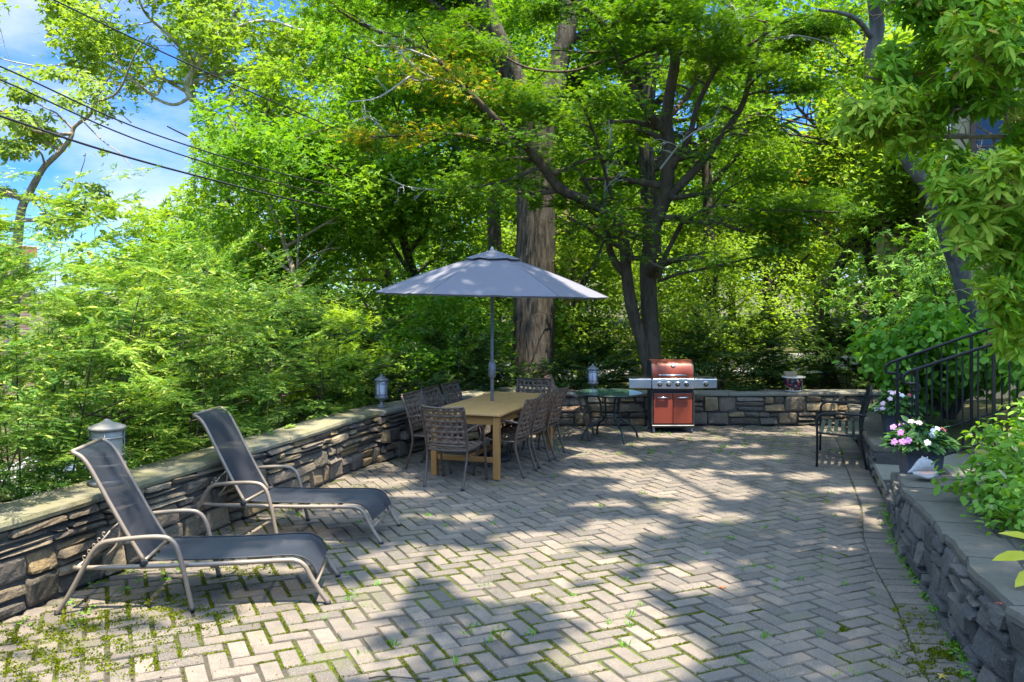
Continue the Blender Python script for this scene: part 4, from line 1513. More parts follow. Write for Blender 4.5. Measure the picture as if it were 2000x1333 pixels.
def T_palm(n=5, spread=150, w=0.085):
    vs = [(0, 0, 0)]
    fs = []
    for k in range(n):
        a = R(-spread / 2 + spread * k / (n - 1))
        l = 1.0 - 0.35 * abs(k - (n - 1) / 2) / ((n - 1) / 2)
        d = np.array((math.sin(a), math.cos(a))); s = np.array((d[1], -d[0]))
        b = len(vs)
        p1 = d * l * .45 + s * w; p2 = d * l; p3 = d * l * .45 - s * w
        vs += [(p1[0], p1[1], .03), (p2[0], p2[1], -.10 * l), (p3[0], p3[1], .03)]
        fs.append((0, b, b + 1, b + 2))
    return np.array(vs, dtype=np.float64), [np.array(fs)]


def T_frond(n=9, w=0.24):
    """yew / hemlock spray: a drooping twig with flat needles both sides"""
    ax = [(0, k / n, -0.16 * (k / n) ** 2) for k in range(n + 1)]
    vs = list(ax)
    fs = []
    for k in range(n):
        f = k / n
        l = w * (1 - 0.75 * f ** 1.6) * (0.6 + 0.4 * min(1, f * 4))
        for s in (-1, 1):
            tip = (s * l, f + 0.12, -0.16 * f * f - 0.03)
            vs.append(tip)
            fs.append((k, k + 1, len(vs) - 1) if s < 0 else (k + 1, k, len(vs) - 1))
    vs.append((0, 1.12, -0.22))
    return np.array(vs, dtype=np.float64), [np.array(fs)]


def T_blade():
    v = np.array([(-.05, 0, 0), (.05, 0, 0), (.03, .5, .12), (0, 1, .05), (-.03, .5, .12)], dtype=np.float64)
    return v, [np.array([(0, 1, 2, 3, 4)])]


def unit(a):
    return a / np.maximum(np.linalg.norm(a, axis=1, keepdims=True), 1e-9)


def instances(tpl, P, D, N, S):
    tv, tf = tpl
    Y = unit(D)
    X = np.cross(Y, N); X = unit(X)
    Z = np.cross(X, Y)
    S = np.asarray(S).reshape(-1, 1, 1)
    V = P[:, None, :] + S * (tv[None, :, 0:1] * X[:, None, :] + tv[None, :, 1:2] * Y[:, None, :] + tv[None, :, 2:3] * Z[:, None, :])
    n, m = len(P), len(tv)
    faces = []
    off = (np.arange(n) * m)[:, None, None]
    for f in tf:
        faces.append((f[None] + off).reshape(-1, f.shape[1]))
    return V.reshape(-1, 3), faces


def join_inst(parts):
    vs, fs, o = [], {}, 0
    for v, f in parts:
        vs.append(v)
        for a in f:
            fs.setdefault(a.shape[1], []).append(a + o)
        o += len(v)
    return np.concatenate(vs), [np.concatenate(a) for a in fs.values()]


def leaf_object(name, tpl, P, D, N, S, mat, parent, base):
    V, Fc = instances(tpl, P - np.array(base)[None], D, N, S)
    return np_mesh(name, V, Fc, mat, parent)


def pix(P):
    """photo pixels of points (for pruning a crown to its outline)"""
    return 1000 + P[:, 0] / P[:, 1] * F, HY + (CAMH - P[:, 2]) / P[:, 1] * F


# ------------------------------------------------------------------ branching
def grow(rg, limbs, depth, per_m, ratio, up, flat, t0=0.25, rmin=0.004, wob=0.22, tips_per=4, ang=0.9):
    """limbs: list of (points, r0, r1).  returns tube segments and tip samples (position, direction)"""
    segs, tips = [], []

    def child(pts, r0, r1, lvl, t_start):
        L = sum((b - a).length for a, b in zip(pts[:-1], pts[1:]))
        segs.append((pts, r0, r1, lvl))
        if lvl >= depth:
            for k in range(tips_per):
                f = lerp(0.25, 1.0, (k + rg.random()) / tips_per)
                i = min(int(f * (len(pts) - 1)), len(pts) - 2)
                q = pts[i].lerp(pts[i + 1], f * (len(pts) - 1) - i)
                tips.append((q, (pts[i + 1] - pts[i]).normalized()))
            return
        n = max(2, int(L * per_m[min(lvl, len(per_m) - 1)] + rg.random()))
        for k in range(n):
            f = lerp(t_start, 1.0, (k + rg.random()) / n)
            i = min(int(f * (len(pts) - 1)), len(pts) - 2)
            q = pts[i].lerp(pts[i + 1], f * (len(pts) - 1) - i)
            tan = (pts[i + 1] - pts[i]).normalized()
            rv = Vector(rg.normal(size=3))
            pr = (rv - tan * rv.dot(tan)).normalized()
            d = tan * 0.55 + pr * ang + Vector((0, 0, up))
            d.z *= flat
            d.normalize()
            l = L * ratio * rg.uniform(0.6, 1.15) * (1.15 - 0.55 * f)
            rr = max(rmin, lerp(r0, r1, f) * 0.55)
            p = q.copy(); cp = [p.copy()]
            m_ = 4
            for s in range(m_):
                d = (d + Vector(rg.normal(size=3)) * wob + Vector((0, 0, up * 0.2))).normalized()
                d.z *= (0.5 + 0.5 * flat)
                d.normalize()
                p = p + d * l / m_
                cp.append(p.copy())
            child(cp, rr, max(rmin * 0.6, rr * 0.3), lvl + 1, 0.15)
    for (pts, r0, r1) in limbs:
        P = cr(pts, 5)
        child(P, r0, r1, 0, t0)
    return segs, tips


def tubes(segs, base, sides=(12, 7, 5, 4), lump=0.05):
    mb = MB()
    b = Vector(base)
    for (pts, r0, r1, lvl) in segs:
        n = sides[min(lvl, len(sides) - 1)]
        mb.tube([p - b for p in pts], [r0, r1] if len(pts) == 2 else [lerp(r0, r1, (i / (len(pts) - 1)) ** 0.8) for i in range(len(pts))], n, cap=False, lump=lump if lvl == 0 else 0)
    return mb


def scatter(rg, tips, N, sigma, flat, size, droop=0.25, up=0.9, jit=0.6, clumpvar=0.5, out=0.6):
    tp = np.array([t[0][:] for t in tips]); td = np.array([t[1][:] for t in tips])
    w = rg.gamma(1.0 / clumpvar, size=len(tp)); w /= w.sum()
    idx = rg.choice(len(tp), size=N, p=w)
    off = rg.normal(size=(N, 3)) * sigma
    off[:, 2] *= flat
    P = tp[idx] + off
    D = td[idx] * out + rg.normal(size=(N, 3)) * 0.7
    D[:, 2] = D[:, 2] * 0.5 - droop
    Nn = rg.normal(size=(N, 3)) * jit
    Nn[:, 2] = np.abs(Nn[:, 2]) + up
    S = size * rg.uniform(0.65, 1.25, size=N)
    return P, D, Nn, S


def plant(name, label, cat, base, limbs, leafspec, grow_kw, bark, seed, group=None, keep=None, trunkname='trunk', crownname='crown', extra_limbs=()):
    rg = rng_of(seed)
    t = thing(name, label, cat, base, group=group)
    segs, tips = grow(rg, limbs, **grow_kw)
    if keep is not None:
        tp = np.array([q[0][:] for q in tips])
        k = keep(tp)
        tips = [q for q, kk in zip(tips, k) if kk]
        ends = np.array([s[0][-1][:] for s in segs])
        ke = keep(ends)
        segs = [s for s, kk in zip(segs, ke) if kk or s[3] == 0]
    tubes(segs, base).build(trunkname, bark, t)
    parts = []
    sp = leafspec
    P, D, Nn, S = scatter(rg, tips, sp['n'], sp['sigma'], sp.get('flat', 0.6), sp['size'], sp.get('droop', .25), sp.get('up', .9), sp.get('jit', .6), sp.get('clump', .5), sp.get('out', .6))
    if keep is not None:
        k = keep(P)
        P, D, Nn, S = P[k], D[k], Nn[k], S[k]
    leaf_object(crownname, sp['tpl'], P, D, Nn, S, sp['mat'], t, base)
    return t, tips


# ------------------------------------------------------------------ leaf and bark materials
L_MAPLE = leaf_mat('maple_leaf', (.040,.115,.010), (.085,.18,.013), (.16,.265,.02), patch=1.1)
L_MAPLEGOLD = leaf_mat('golden_maple_leaf', (0.22, 0.2, 0.016), (0.3, 0.26, 0.02), (0.38, 0.29, 0.05), patch=1.5)
L_OAK = leaf_mat('oak_leaf', (0.06, 0.15, 0.013), (0.11, 0.22, 0.018), (0.17, 0.29, 0.025), patch=0.6)
L_WOOD = leaf_mat('woodland_leaf', (0.05, 0.14, 0.012), (0.105, 0.23, 0.018), (0.2, 0.32, 0.03), patch=0.5)
L_WOODLT = leaf_mat('pale_woodland_leaf', (0.1, 0.19, 0.018), (0.18, 0.29, 0.028), (0.29, 0.4, 0.05), patch=0.6)
L_GOLD = leaf_mat('golden_leaf', (0.210, 0.174, 0.017), (0.290, 0.220, 0.025), (0.339, 0.241, 0.060), patch=0.6)
L_YEW = leaf_mat('yew_needle', (.05,.135,.018), (.14,.255,.03), (.30,.405,.065), patch=1.7, tfac=0.38, extra=(0.44, 0.50, 0.11), extra_at=0.90)
L_YEWMID = leaf_mat('mid_yew_needle', (0.035, 0.10, 0.016), (0.095, 0.20, 0.03), (0.25, 0.36, 0.06), patch=2.2, tfac=0.36, extra=(0.40, 0.47, 0.11), extra_at=0.92)
L_YEWDK = leaf_mat('dark_yew_needle', (0.020, 0.047, 0.010), (0.041, 0.083, 0.017), (0.089, 0.145, 0.026), patch=1.6, tfac=0.25)
L_SYC = leaf_mat('sycamore_leaf', (0.1, 0.19, 0.02), (0.18, 0.28, 0.035), (0.27, 0.37, 0.07), patch=0.5)
L_DOG = leaf_mat('dogwood_leaf', (0.11, 0.18, 0.033), (0.17, 0.255, 0.055), (0.27, 0.36, 0.1), patch=0.8, gloss=0.02, grough=0.75)
L_RHODO = leaf_mat('rhododendron_leaf', (0.075, 0.2, 0.012), (0.17, 0.32, 0.018), (0.36, 0.44, 0.05), patch=1.3, tfac=0.35, gloss=0.01, grough=0.6, extra=(0.237, 0.160, 0.036), extra_at=0.985)
L_PIERIS = leaf_mat('pieris_leaf', (0.065, 0.18, 0.014), (0.13, 0.27, 0.02), (0.22, 0.36, 0.03), patch=1.2, tfac=0.35, gloss=0.02, grough=0.75)
L_HOSTA = leaf_mat('bright_bed_leaf', (0.1, 0.23, 0.016), (0.15, 0.3, 0.022), (0.23, 0.38, 0.035), patch=1.5, tfac=0.4, gloss=0.02, grough=0.7, extra=(0.371, 0.365, 0.183), extra_at=0.93)
L_VINE = leaf_mat('vine_leaf', (0.07, 0.21, 0.014), (0.12, 0.28, 0.018), (0.17, 0.34, 0.03), patch=1.5, tfac=0.4, gloss=0.02, grough=0.7)
L_LIME = leaf_mat('lime_leaf', (0.354, 0.360, 0.025), (0.496, 0.470, 0.051), (0.614, 0.520, 0.102), patch=4, tfac=0.4)
B_MAPLE = bark_mat('maple_bark', (0.062, 0.044, 0.029), (0.125, 0.095, 0.064), 10, 0.25, 0.6)
B_OAK = bark_mat('oak_bark', (0.030, 0.025, 0.020), (0.125, 0.107, 0.086), 17, 0.16, 1.0)
B_GREY = bark_mat('grey_bark', (0.07, 0.064, 0.058), (0.15, 0.14, 0.13), 9, 0.3, 0.5)
B_SYC = bark_mat('sycamore_bark', (0.35, 0.32, 0.26), (0.55, 0.52, 0.45), 4, 0.5, 0.3, patch=(0.16, 0.13, 0.09))
B_DOG = bark_mat('dogwood_bark', (0.20, 0.15, 0.11), (0.36, 0.29, 0.22), 16, 0.4, 0.6)
B_DARK = bark_mat('dark_bark', (0.045, 0.035, 0.026), (0.10, 0.082, 0.06), 10, 0.2, 0.8)
B_TWIG = bark_mat('pale_twig', (0.36, 0.33, 0.30), (0.48, 0.45, 0.42), 20, 0.5, 0.2)
# ------------------------------------------------------------------ big oak: trunk behind the table, plus unseen leaves added over the patio to shade it
def lim(pts, r0, r1):
    return ([W(*p) if len(p) == 3 and p[1] > -3000 and p[2] > 3.5 and abs(p[0]) > 60 else Vector(p) for p in pts], r0, r1)


def limw(pts, r0, r1):
    return ([W(*p) for p in pts], r0, r1)


OB = W(1040, 745, 17.0)
oak = thing('oak_tree', 'huge oak with a thick furrowed trunk rising behind the parasol', 'tree', (OB.x, OB.y, ground_z(OB.x, OB.y)))
rg = rng_of(5)
ob = Vector(oak.location)
tk = MB()


def furrow(path, r0, r1, n=44, flare=0.0):
    P = cr(path, 10)
    m_ = len(P)
    vs, fs = [], []
    for i, p in enumerate(P):
        f = i / (m_ - 1)
        r = lerp(r0, r1, f) * (1 + flare * math.exp(-f * 9))
        t_ = (P[min(i + 1, m_ - 1)] - P[max(i - 1, 0)]).normalized()
        a0 = t_.orthogonal().normalized() if abs(t_.z) < .8 else (Vector((1, 0, 0)) - t_ * t_.x).normalized()
        b0 = t_.cross(a0)
        for k in range(n):
            a = 2 * PI * k / n
            rid = 0.028 * abs(math.sin(a * 11 + 1.2 * math.sin(p.z * 1.1) + 0.6 * math.sin(p.z * 3.3))) + 0.02 * math.sin(a * 5 + p.z) + random.uniform(-.008, .008)
            rr = r * (1 + rid * 1.3)
            vs.append(p - ob + a0 * math.cos(a) * rr + b0 * math.sin(a) * rr)
    for i in range(m_ - 1):
        for k in range(n):
            k2 = (k + 1) % n
            fs.append((i * n + k, i * n + k2, (i + 1) * n + k2, (i + 1) * n + k))
    tk.add(vs, fs, True)


zb = ob.z - 0.1
furrow([Vector((OB.x - 0.02, 17, zb)), W(1041, 690, 17), W(1043, 560, 17), W(1047, 440, 17), W(1046, 330, 17), W(1050, 240, 17)], 0.40, 0.33, flare=0.25)
furrow([W(1048, 290, 17), W(1015, 190, 17), W(975, 95, 16.8), W(935, 0, 16.6), W(900, -120, 16.2), W(850, -260, 15.5)], 0.26, 0.17, 32)
furrow([W(1050, 270, 17), W(1075, 185, 17), W(1088, 150, 17.1)], 0.25, 0.20, 32)
furrow([W(1060, 250, 17), W(1100, 90, 17.3), W(1140, -120, 17.3), W(1200, -330, 16.6)], 0.20, 0.15, 24)
tk.build('trunk', B_OAK, oak)

# shade map: where the sun reaches the ground in the photograph (photo pixels: centre, radii)
LIT = [(1225, 1290, 150, 60), (1130, 1255, 60, 26), (1000, 1150, 150, 30), (880, 1010, 90, 8), (1180, 985, 70, 8), (360, 1300, 330, 75), (600, 1200, 175, 62), (500, 1270, 240, 60), (860, 1095, 150, 34), (760, 1150, 70, 30), (1010, 1105, 260, 36), (1180, 1180, 110, 40), (1230, 1235, 100, 55),
       (1330, 1270, 60, 45), (1345, 1130, 85, 36), (1640, 1090, 118, 27), (1560, 1105, 60, 20), (1120, 1052, 150, 18), (1220, 1030, 95, 22), (1330, 990, 70, 13), (1300, 950, 120, 22), (1250, 924, 170, 10),
       (1400, 960, 80, 22), (1400, 1010, 70, 12), (1450, 925, 40, 5), (1575, 931, 48, 9), (1640, 957, 62, 8), (1110, 885, 95, 11), (1200, 897, 70, 8), (1300, 851, 62, 5), (1385, 856, 55, 4.5),
       (1450, 872, 46, 4), (1490, 893, 48, 6), (1265, 868, 52, 4), (690, 945, 110, 15), (630, 928, 50, 10), (640, 985, 70, 10), (800, 965, 60, 7), (560, 1045, 120, 22), (430, 1110, 200, 16), (250, 1190, 120, 25),
       (1650, 905, 50, 4), (1610, 848, 70, 4), (1500, 846, 60, 3), (1720, 1108, 34, 16)]


def lit_mask(P, grow_=1.0):
    g = P - (P[:, 2:3] / SUN.z) * np.array(SUN)[None]
    px, py = pix(np.where(g[:, 1:2] < 2.0, np.array([[0, 2.0, 0]]), g))
    wob = 0.22 * np.sin(g[:, 0] * 7.1 + 3 * np.sin(g[:, 1] * 4.3)) + 0.16 * np.sin(g[:, 1] * 11.3 + g[:, 0] * 5.7)
    k = np.zeros(len(P), dtype=bool)
    for (cx, cy, rx, ry) in LIT:
        k |= ((px - cx) / rx) ** 2 + ((py - cy) / ry) ** 2 < (1.08 * grow_ + wob)
    return k, g


rg = rng_of(17)
nC = 2700
cg_ = np.stack([rg.uniform(-3.1, 7.0, nC), rg.uniform(3.0, 15.5, nC), np.zeros(nC)], 1)
edge = np.array([path_x(LEFT_WALL, min(max(y, .5), 13.9)) for y in cg_[:, 1]])
pk = np.where(cg_[:, 0] < edge + 0.7, 0.30, 1.0) * np.where((cg_[:, 0] < -0.6) & (cg_[:, 1] < 6.0), 0.45, 1.0)
pk = pk * np.where(cg_[:, 1] > 12.9, 0.12, 1.0) * np.where((cg_[:, 0] > 3.05) & (cg_[:, 1] < 9.0), 0.12, 1.0)
cg_ = cg_[rg.random(nC) < pk]
zc = rg.uniform(11.5, 15.0, len(cg_))
cc = cg_ + np.array(SUN)[None] / SUN.z * zc[:, None]  # unseen leaf clumps, set up the sun's rays to shade the patio
per = 48
P = np.repeat(cc, per, 0) + rg.normal(size=(len(cc) * per, 3)) * np.array([0.22, 0.22, 0.10])
k, g = lit_mask(P)
P = P[~k]; g = g[~k]  # shade leaves cut away where the map wants sunlit paving
# small chinks of light
ch = np.sin(g[:, 0] * 5.3 + 2 * np.sin(g[:, 1] * 2.9)) * np.sin(g[:, 1] * 6.1 + 1.7 * np.sin(g[:, 0] * 3.7))
P = P[ch < 0.89]
D = rg.normal(size=P.shape); D[:, 2] = D[:, 2] * .4 - .2
N_ = rg.normal(size=P.shape) * .4; N_[:, 2] = np.abs(N_[:, 2]) + 1
leafP, leafD, leafN, leafS = [P], [D], [N_], [rg.uniform(0.10, 0.17, len(P))]
# added boughs out of view, tying the shade leaves to the oak
bo = MB()
src = [W(935, 0, 16.6), W(900, -120, 16.2), W(1140, -120, 17.3), W(1200, -330, 16.6), W(850, -260, 15.5)]
for tx, ty, si in ((-1.5, 11, 1), (0.6, 8.0, 4), (2.5, 6.5, 3), (4.8, 8.5, 3), (5.6, 12, 2), (3.2, 11.0, 2), (1.0, 12.0, 1), (-0.8, 6.0, 4), (3.5, 4.5, 3), (-2.2, 14, 0)):
    a = src[si]; b = Vector((tx + 1.7, ty - 2.9, 12.6))
    mid1 = a.lerp(b, 0.35) + Vector((rg.normal() * .3, 0, 0.9)); mid2 = a.lerp(b, 0.7) + Vector((rg.normal() * .3, 0, 0.6))
    pts = cr([a, mid1, mid2, b], 7)
    bo.tube([p - ob for p in pts], [lerp(0.09, 0.012, i / (len(pts) - 1)) for i in range(len(pts))], 7, cap=False)
bo.build('bough', B_OAK, oak)
# the part of the oak's crown that shows: behind and above the maple
segs, tips = grow(rg, [limw([(975, 95, 16.8), (880, 30, 16.5), (760, -60, 16.2)], .12, .03), limw([(1015, 190, 17), (930, 150, 17.5), (840, 160, 18)], .10, .02), limw([(935, 0, 16.6), (880, -60, 17.5), (760, 20, 18.5)], .11, .02),
                       limw([(1100, 90, 17.3), (1160, 60, 17.6), (1240, 80, 18)], .10, .02), limw([(1140, -120, 17.3), (1230, -60, 17.8), (1330, 20, 18.2)], .12, .02), limw([(1090, 150, 17.2), (1130, 160, 18), (1180, 230, 18.5)], .06, .02),
                       limw([(1046, 300, 17), (980, 320, 17.6), (900, 330, 18)], .06, .015), limw([(1046, 350, 17), (1110, 330, 17.6), (1180, 350, 18)], .06, .015)],
                  3, [2.2, 2.6, 3.0], 0.5, 0.1, 0.75, tips_per=3)
tubes(segs, ob).build('bough', B_OAK, oak)
P, D, N_, S = scatter(rg, tips, 32000, 0.22, 0.6, 0.115, jit=.6)
ppx, ppy = pix(P)
kk = ~((ppx > 1000) & (ppx < 1095) & (ppy > 380 + 30 * np.sin(ppx * .13))) & ~((ppx > 930) & (ppx < 1090) & (ppy > 60) & (ppy < 250) & (P[:, 1] < 16.9) & (rg.random(len(P)) < .05))
leafP.append(P[kk]); leafD.append(D[kk]); leafN.append(N_[kk]); leafS.append(S[kk])
leaf_object('crown', T_kite(0.30), np.concatenate(leafP), np.concatenate(leafD), np.concatenate(leafN), np.concatenate(leafS), L_OAK, oak, ob)  # visible crown and the added shade leaves share one mesh

# ------------------------------------------------------------------ the multi-stemmed Japanese maple beside the grill
MBASE = Vector(((1268 - 1000) / F * 14.95, 14.95, 0))
mz = ground_z(MBASE.x, 14.95)
MBASE.z = mz
Yb = 14.95
ML = [
    limw([(1272, 745, Yb), (1274, 690, Yb), (1268, 600, Yb), (1266, 520, Yb), (1278, 440, 14.9), (1298, 385, 14.8), (1306, 300, 14.7), (1300, 235, 14.6)], .165, .11),
    limw([(1272, 745, Yb), (1258, 680, 14.9), (1236, 610, 14.8), (1224, 540, 14.7), (1220, 480, 14.5), (1205, 430, 14.3), (1150, 395, 14.0), (1095, 370, 13.7), (1060, 325, 13.5), (1030, 288, 13.3)], .115, .07),
    limw([(1224, 540, 14.7), (1195, 500, 14.6), (1183, 440, 14.4), (1165, 395, 14.2), (1130, 330, 14.0)], .075, .03),
    limw([(1030, 288, 13.3), (975, 240, 13.0), (930, 195, 12.8), (895, 165, 12.6), (858, 120, 12.4), (800, 80, 12.2), (720, 55, 12.0), (660, 20, 11.8)], .065, .015),
    limw([(1030, 288, 13.3), (960, 275, 13.1), (880, 262, 12.9), (800, 265, 12.7), (720, 268, 12.5)], .045, .012),
    limw([(1300, 235, 14.6), (1310, 170, 14.5), (1318, 110, 14.4), (1300, 50, 14.3), (1282, 0, 14.2), (1275, -80, 14.0)], .10, .06),
    limw([(1303, 260, 14.6), (1270, 225, 14.4), (1235, 170, 14.2), (1205, 110, 14.0), (1180, 50, 13.7), (1120, 0, 13.4), (1060, -60, 13.0)], .08, .03),
    limw([(1300, 390, 14.8), (1360, 330, 14.6), (1410, 265, 14.4), (1450, 205, 14.2), (1470, 130, 14.0), (1500, 40, 13.8)], .085, .03),
    limw([(1312, 330, 14.7), (1345, 270, 14.5), (1365, 200, 14.3), (1410, 120, 14.0), (1455, 95, 13.8), (1540, 40, 13.4), (1620, 30, 13.0)], .06, .015),
    limw([(1285, 545, 14.9), (1300, 500, 14.8), (1325, 450, 14.6), (1340, 430, 14.4), (1400, 402, 14.2), (1460, 410, 14.0), (1540, 412, 13.7), (1640, 415, 13.3)], .05, .012),
    limw([(1285, 550, 14.9), (1330, 535, 14.7), (1400, 520, 14.5), (1480, 500, 14.3), (1560, 470, 14.0)], .03, .01),
    limw([(1183, 460, 14.4), (1160, 520, 14.0), (1140, 540, 13.8)], .025, .01),
    limw([(1060, 325, 13.5), (1000, 350, 13.3), (930, 365, 13.1), (860, 372, 12.9)], .03, .01),
    limw([(1300, 235, 14.6), (1340, 190, 15.2), (1400, 100, 15.8), (1430, 0, 16.4)], .06, .02),
    limw([(1183, 440, 14.4), (1080, 340, 14.5), (1000, 235, 14.7), (925, 160, 14.9), (880, 120, 15.0)], .03, .008),
    limw([(1205, 110, 14.0), (1110, 140, 14.5), (1010, 125, 15.0), (930, 60, 15.3), (880, 20, 15.4)], .03, .008),
    limw([(1235, 170, 14.2), (1150, 230, 14.6), (1060, 230, 14.9), (990, 190, 15.1)], .025, .008),
    limw([(1205, 430, 14.3), (1180, 330, 13.8), (1160, 260, 13.3), (1130, 190, 12.8)], .04, .012),
]


def keep_maple(P):
    px, py = pix(P)
    lo = np.interp(px, [500, 700, 800, 900, 1000, 1100, 1200, 1300, 1420, 1550, 1700, 1900], [150, 320, 400, 440, 480, 500, 515, 520, 590, 560, 500, 420])
    gap = (px > 1003 + 9 * np.sin(py * .2)) & (px < 1085 + 9 * np.sin(py * .17)) & (py > 390 + 34 * np.sin(px * .11) + 14 * np.sin(px * .37))
    return (py < lo + 15 * np.sin(px * .05)) & ~gap & (P[:, 1] > 8)


rg = rng_of(23)
mp_t = thing('japanese_maple', 'spreading Japanese maple with several dark stems behind the grill', 'tree', MBASE)
segs, tips = grow(rg, ML, 2, [2.3, 4.0], 0.42, 0.05, 0.42, t0=0.35, wob=0.2, tips_per=5, ang=1.0)
kt = keep_maple(np.array([q[0][:] for q in tips])); tips = [q for q, kk in zip(tips, kt) if kk]
ke = keep_maple(np.array([s[0][-1][:] for s in segs])); segs = [s for s, kk in zip(segs, ke) if kk or s[3] == 0]
tubes([s for s in segs], MBASE, lump=0.04).build('trunk', B_MAPLE, mp_t)
P, D, N_, S = scatter(rg, tips, 56000, 0.20, 0.30, 0.082, droop=.35, up=1.3, jit=.45, clumpvar=.7)
kk = keep_maple(P)
lm, _g = lit_mask(P, .75)
kk &= ~(lm & (_g[:, 1] < 13.9))
_px, _py = pix(P)
kk &= ~((_px > 1130) & (_px < 1470) & (_py > 230) & (_py < 620) & (P[:, 1] < 14.75) & (rg.random(len(P)) < .78))
kk &= ~((_px > 700) & (_px < 1130) & (_py > 60) & (_py < 440) & (P[:, 1] < 12.6 + (_px - 700) * .0033) & (rg.random(len(P)) < .5))
P, D, N_, S = P[kk], D[kk], N_[kk], S[kk]
px, py = pix(P)
def sof(cx, cy, rx, ry, a_): return rg.random(len(P)) < a_ * np.exp(-1.2 * (((px - cx) / rx) ** 2 + ((py - cy) / ry) ** 2))


gold = sof(830, 150, 130, 60, .5) | sof(760, 255, 110, 32, .75) | sof(1480, 450, 110, 20, .15) | sof(980, 480, 60, 30, .2)
leaf_object('crown', T_palm(5, 150, .10), P[~gold], D[~gold], N_[~gold], S[~gold], L_MAPLE, mp_t, MBASE)
if gold.sum() > 10:
    leaf_object('golden_sprays', T_palm(5, 150, .10), P[gold], D[gold], N_[gold], S[gold], L_MAPLEGOLD, mp_t, MBASE)
# dead bare twigs at the left and middle of the crown
for lb_ in [limw([(858, 120, 12.4), (790, 95, 12.0), (735, 90, 11.7)], .022, .008), limw([(895, 165, 12.6), (820, 140, 12.1), (745, 60, 11.8)], .018, .007), limw([(800, 150, 12.3), (740, 190, 12.0), (680, 200, 11.8)], .016, .006),
                        limw([(760, 266, 12.6), (720, 230, 12.3), (690, 240, 12.0)], .015, .006), limw([(860, 372, 12.9), (800, 366, 12.5), (760, 350, 12.3)], .015, .006), limw([(1180, 420, 14.3), (1185, 330, 13.8), (1195, 250, 13.4)], .03, .01),
                        limw([(1290, 330, 14.4), (1340, 270, 13.9), (1400, 235, 13.6)], .02, .007), limw([(1500, 80, 13.6), (1560, 70, 13.2), (1640, 90, 12.9)], .02, .007), limw([(1350, 60, 13.6), (1420, 50, 13.2), (1490, 20, 12.9)], .02, .007)]:
    segs, tips2 = grow(rg, [lb_], 2, [5, 8], 0.42, 0.15, 0.9, t0=.2, rmin=.0045, wob=.3, tips_per=1)
    tubes(segs, MBASE, (6, 4, 3)).build('bare_twig', B_TWIG, mp_t)


# ------------------------------------------------------------------ generic trees of the wood
def wood_tree(name, label, px, Y, hgt, spread, seed, mat, bark, n, size, lean=0.0, r=0.16, fork=0.42, tpl=None, sigma=0.34, keep=None, flat=0.7, base_px=None, group='trees of the wood beyond the patio', low=0.25):
    rg = rng_of(seed)
    X = (px - 1000) / F * Y
    b = Vector((X, Y, ground_z(X, Y) - 0.05))
    top = b + Vector((lean, rg.normal() * .3, hgt * 0.9))
    tr = [b, b.lerp(top, .25) + Vector((rg.normal() * .15, rg.normal() * .15, 0)), b.lerp(top, .5) + Vector((rg.normal() * .2, rg.normal() * .2, 0)), b.lerp(top, .75) + Vector((rg.normal() * .25, rg.normal() * .25, 0)), top]
    limbs = [(tr, r, r * 0.25)]
    P = cr(tr, 6)
    nl = 9
    for k in range(nl):
        f = lerp(low, 0.9, (k + rg.random() * .6) / nl)
        q = P[int(f * (len(P) - 1))]
        a = k * 2.4 + rg.normal() * .4
        l = spread * rg.uniform(.7, 1.1) * (1.0 - 0.45 * max(0, f - .5) / .5)
        e = q + Vector((math.cos(a) * l, math.sin(a) * l, l * rg.uniform(.15, .7)))
        m1 = q.lerp(e, .45) + Vector((rg.normal() * .1, rg.normal() * .1, l * .12))
        limbs.append(([q, m1, e], r * .42 * (1.1 - f * .6), r * .1))
    spec = dict(n=n, sigma=sigma, size=size, tpl=tpl or T_kite(.30), mat=mat, flat=flat, jit=.65, clump=.8)
    return plant(name, label, 'tree', b, limbs, spec, dict(depth=2, per_m=[1.0, 1.5], ratio=.45, up=.12, flat=.8, t0=low, tips_per=4, rmin=.006), bark, seed + 1, group, keep or off_trunk)


def off_trunk(P):
    px, py = pix(P)
    return ~((px > 1001 + 7 * np.sin(py * .21)) & (px < 1086 + 7 * np.sin(py * .17)) & (py > 395) & (py < 712 + 10 * np.sin(px * .3)) & (P[:, 1] < 17.4))


def sky_gap(P):
    """the open sky at upper left and chinks in the roof of leaves"""
    px, py = pix(P)
    top = np.interp(px, [-400, 0, 90, 170, 230, 260, 340, 366, 374, 410], [520, 520, 500, 480, 425, 400, 385, 330, 230, -900])
    return ((py > top + 14 * np.sin(px * .09) + 8 * np.sin(px * .31)) | (P[:, 1] < 8)) & off_trunk(P)


def chinks(P):
    px, py = pix(P)
    c = np.zeros(len(P), dtype=bool)
    for (cx, cy, rx, ry) in ((1555, 235, 45, 38), (1520, 170, 26, 20), (880, 20, 26, 22), (1400, 30, 30, 22), (1290, 190, 20, 14), (1380, 300, 18, 16)):
        c |= ((px - cx) / rx) ** 2 + ((py - cy) / ry) ** 2 < 1 + .4 * np.sin(px * .4) * np.cos(py * .33)
    return ~c & sky_gap(P)


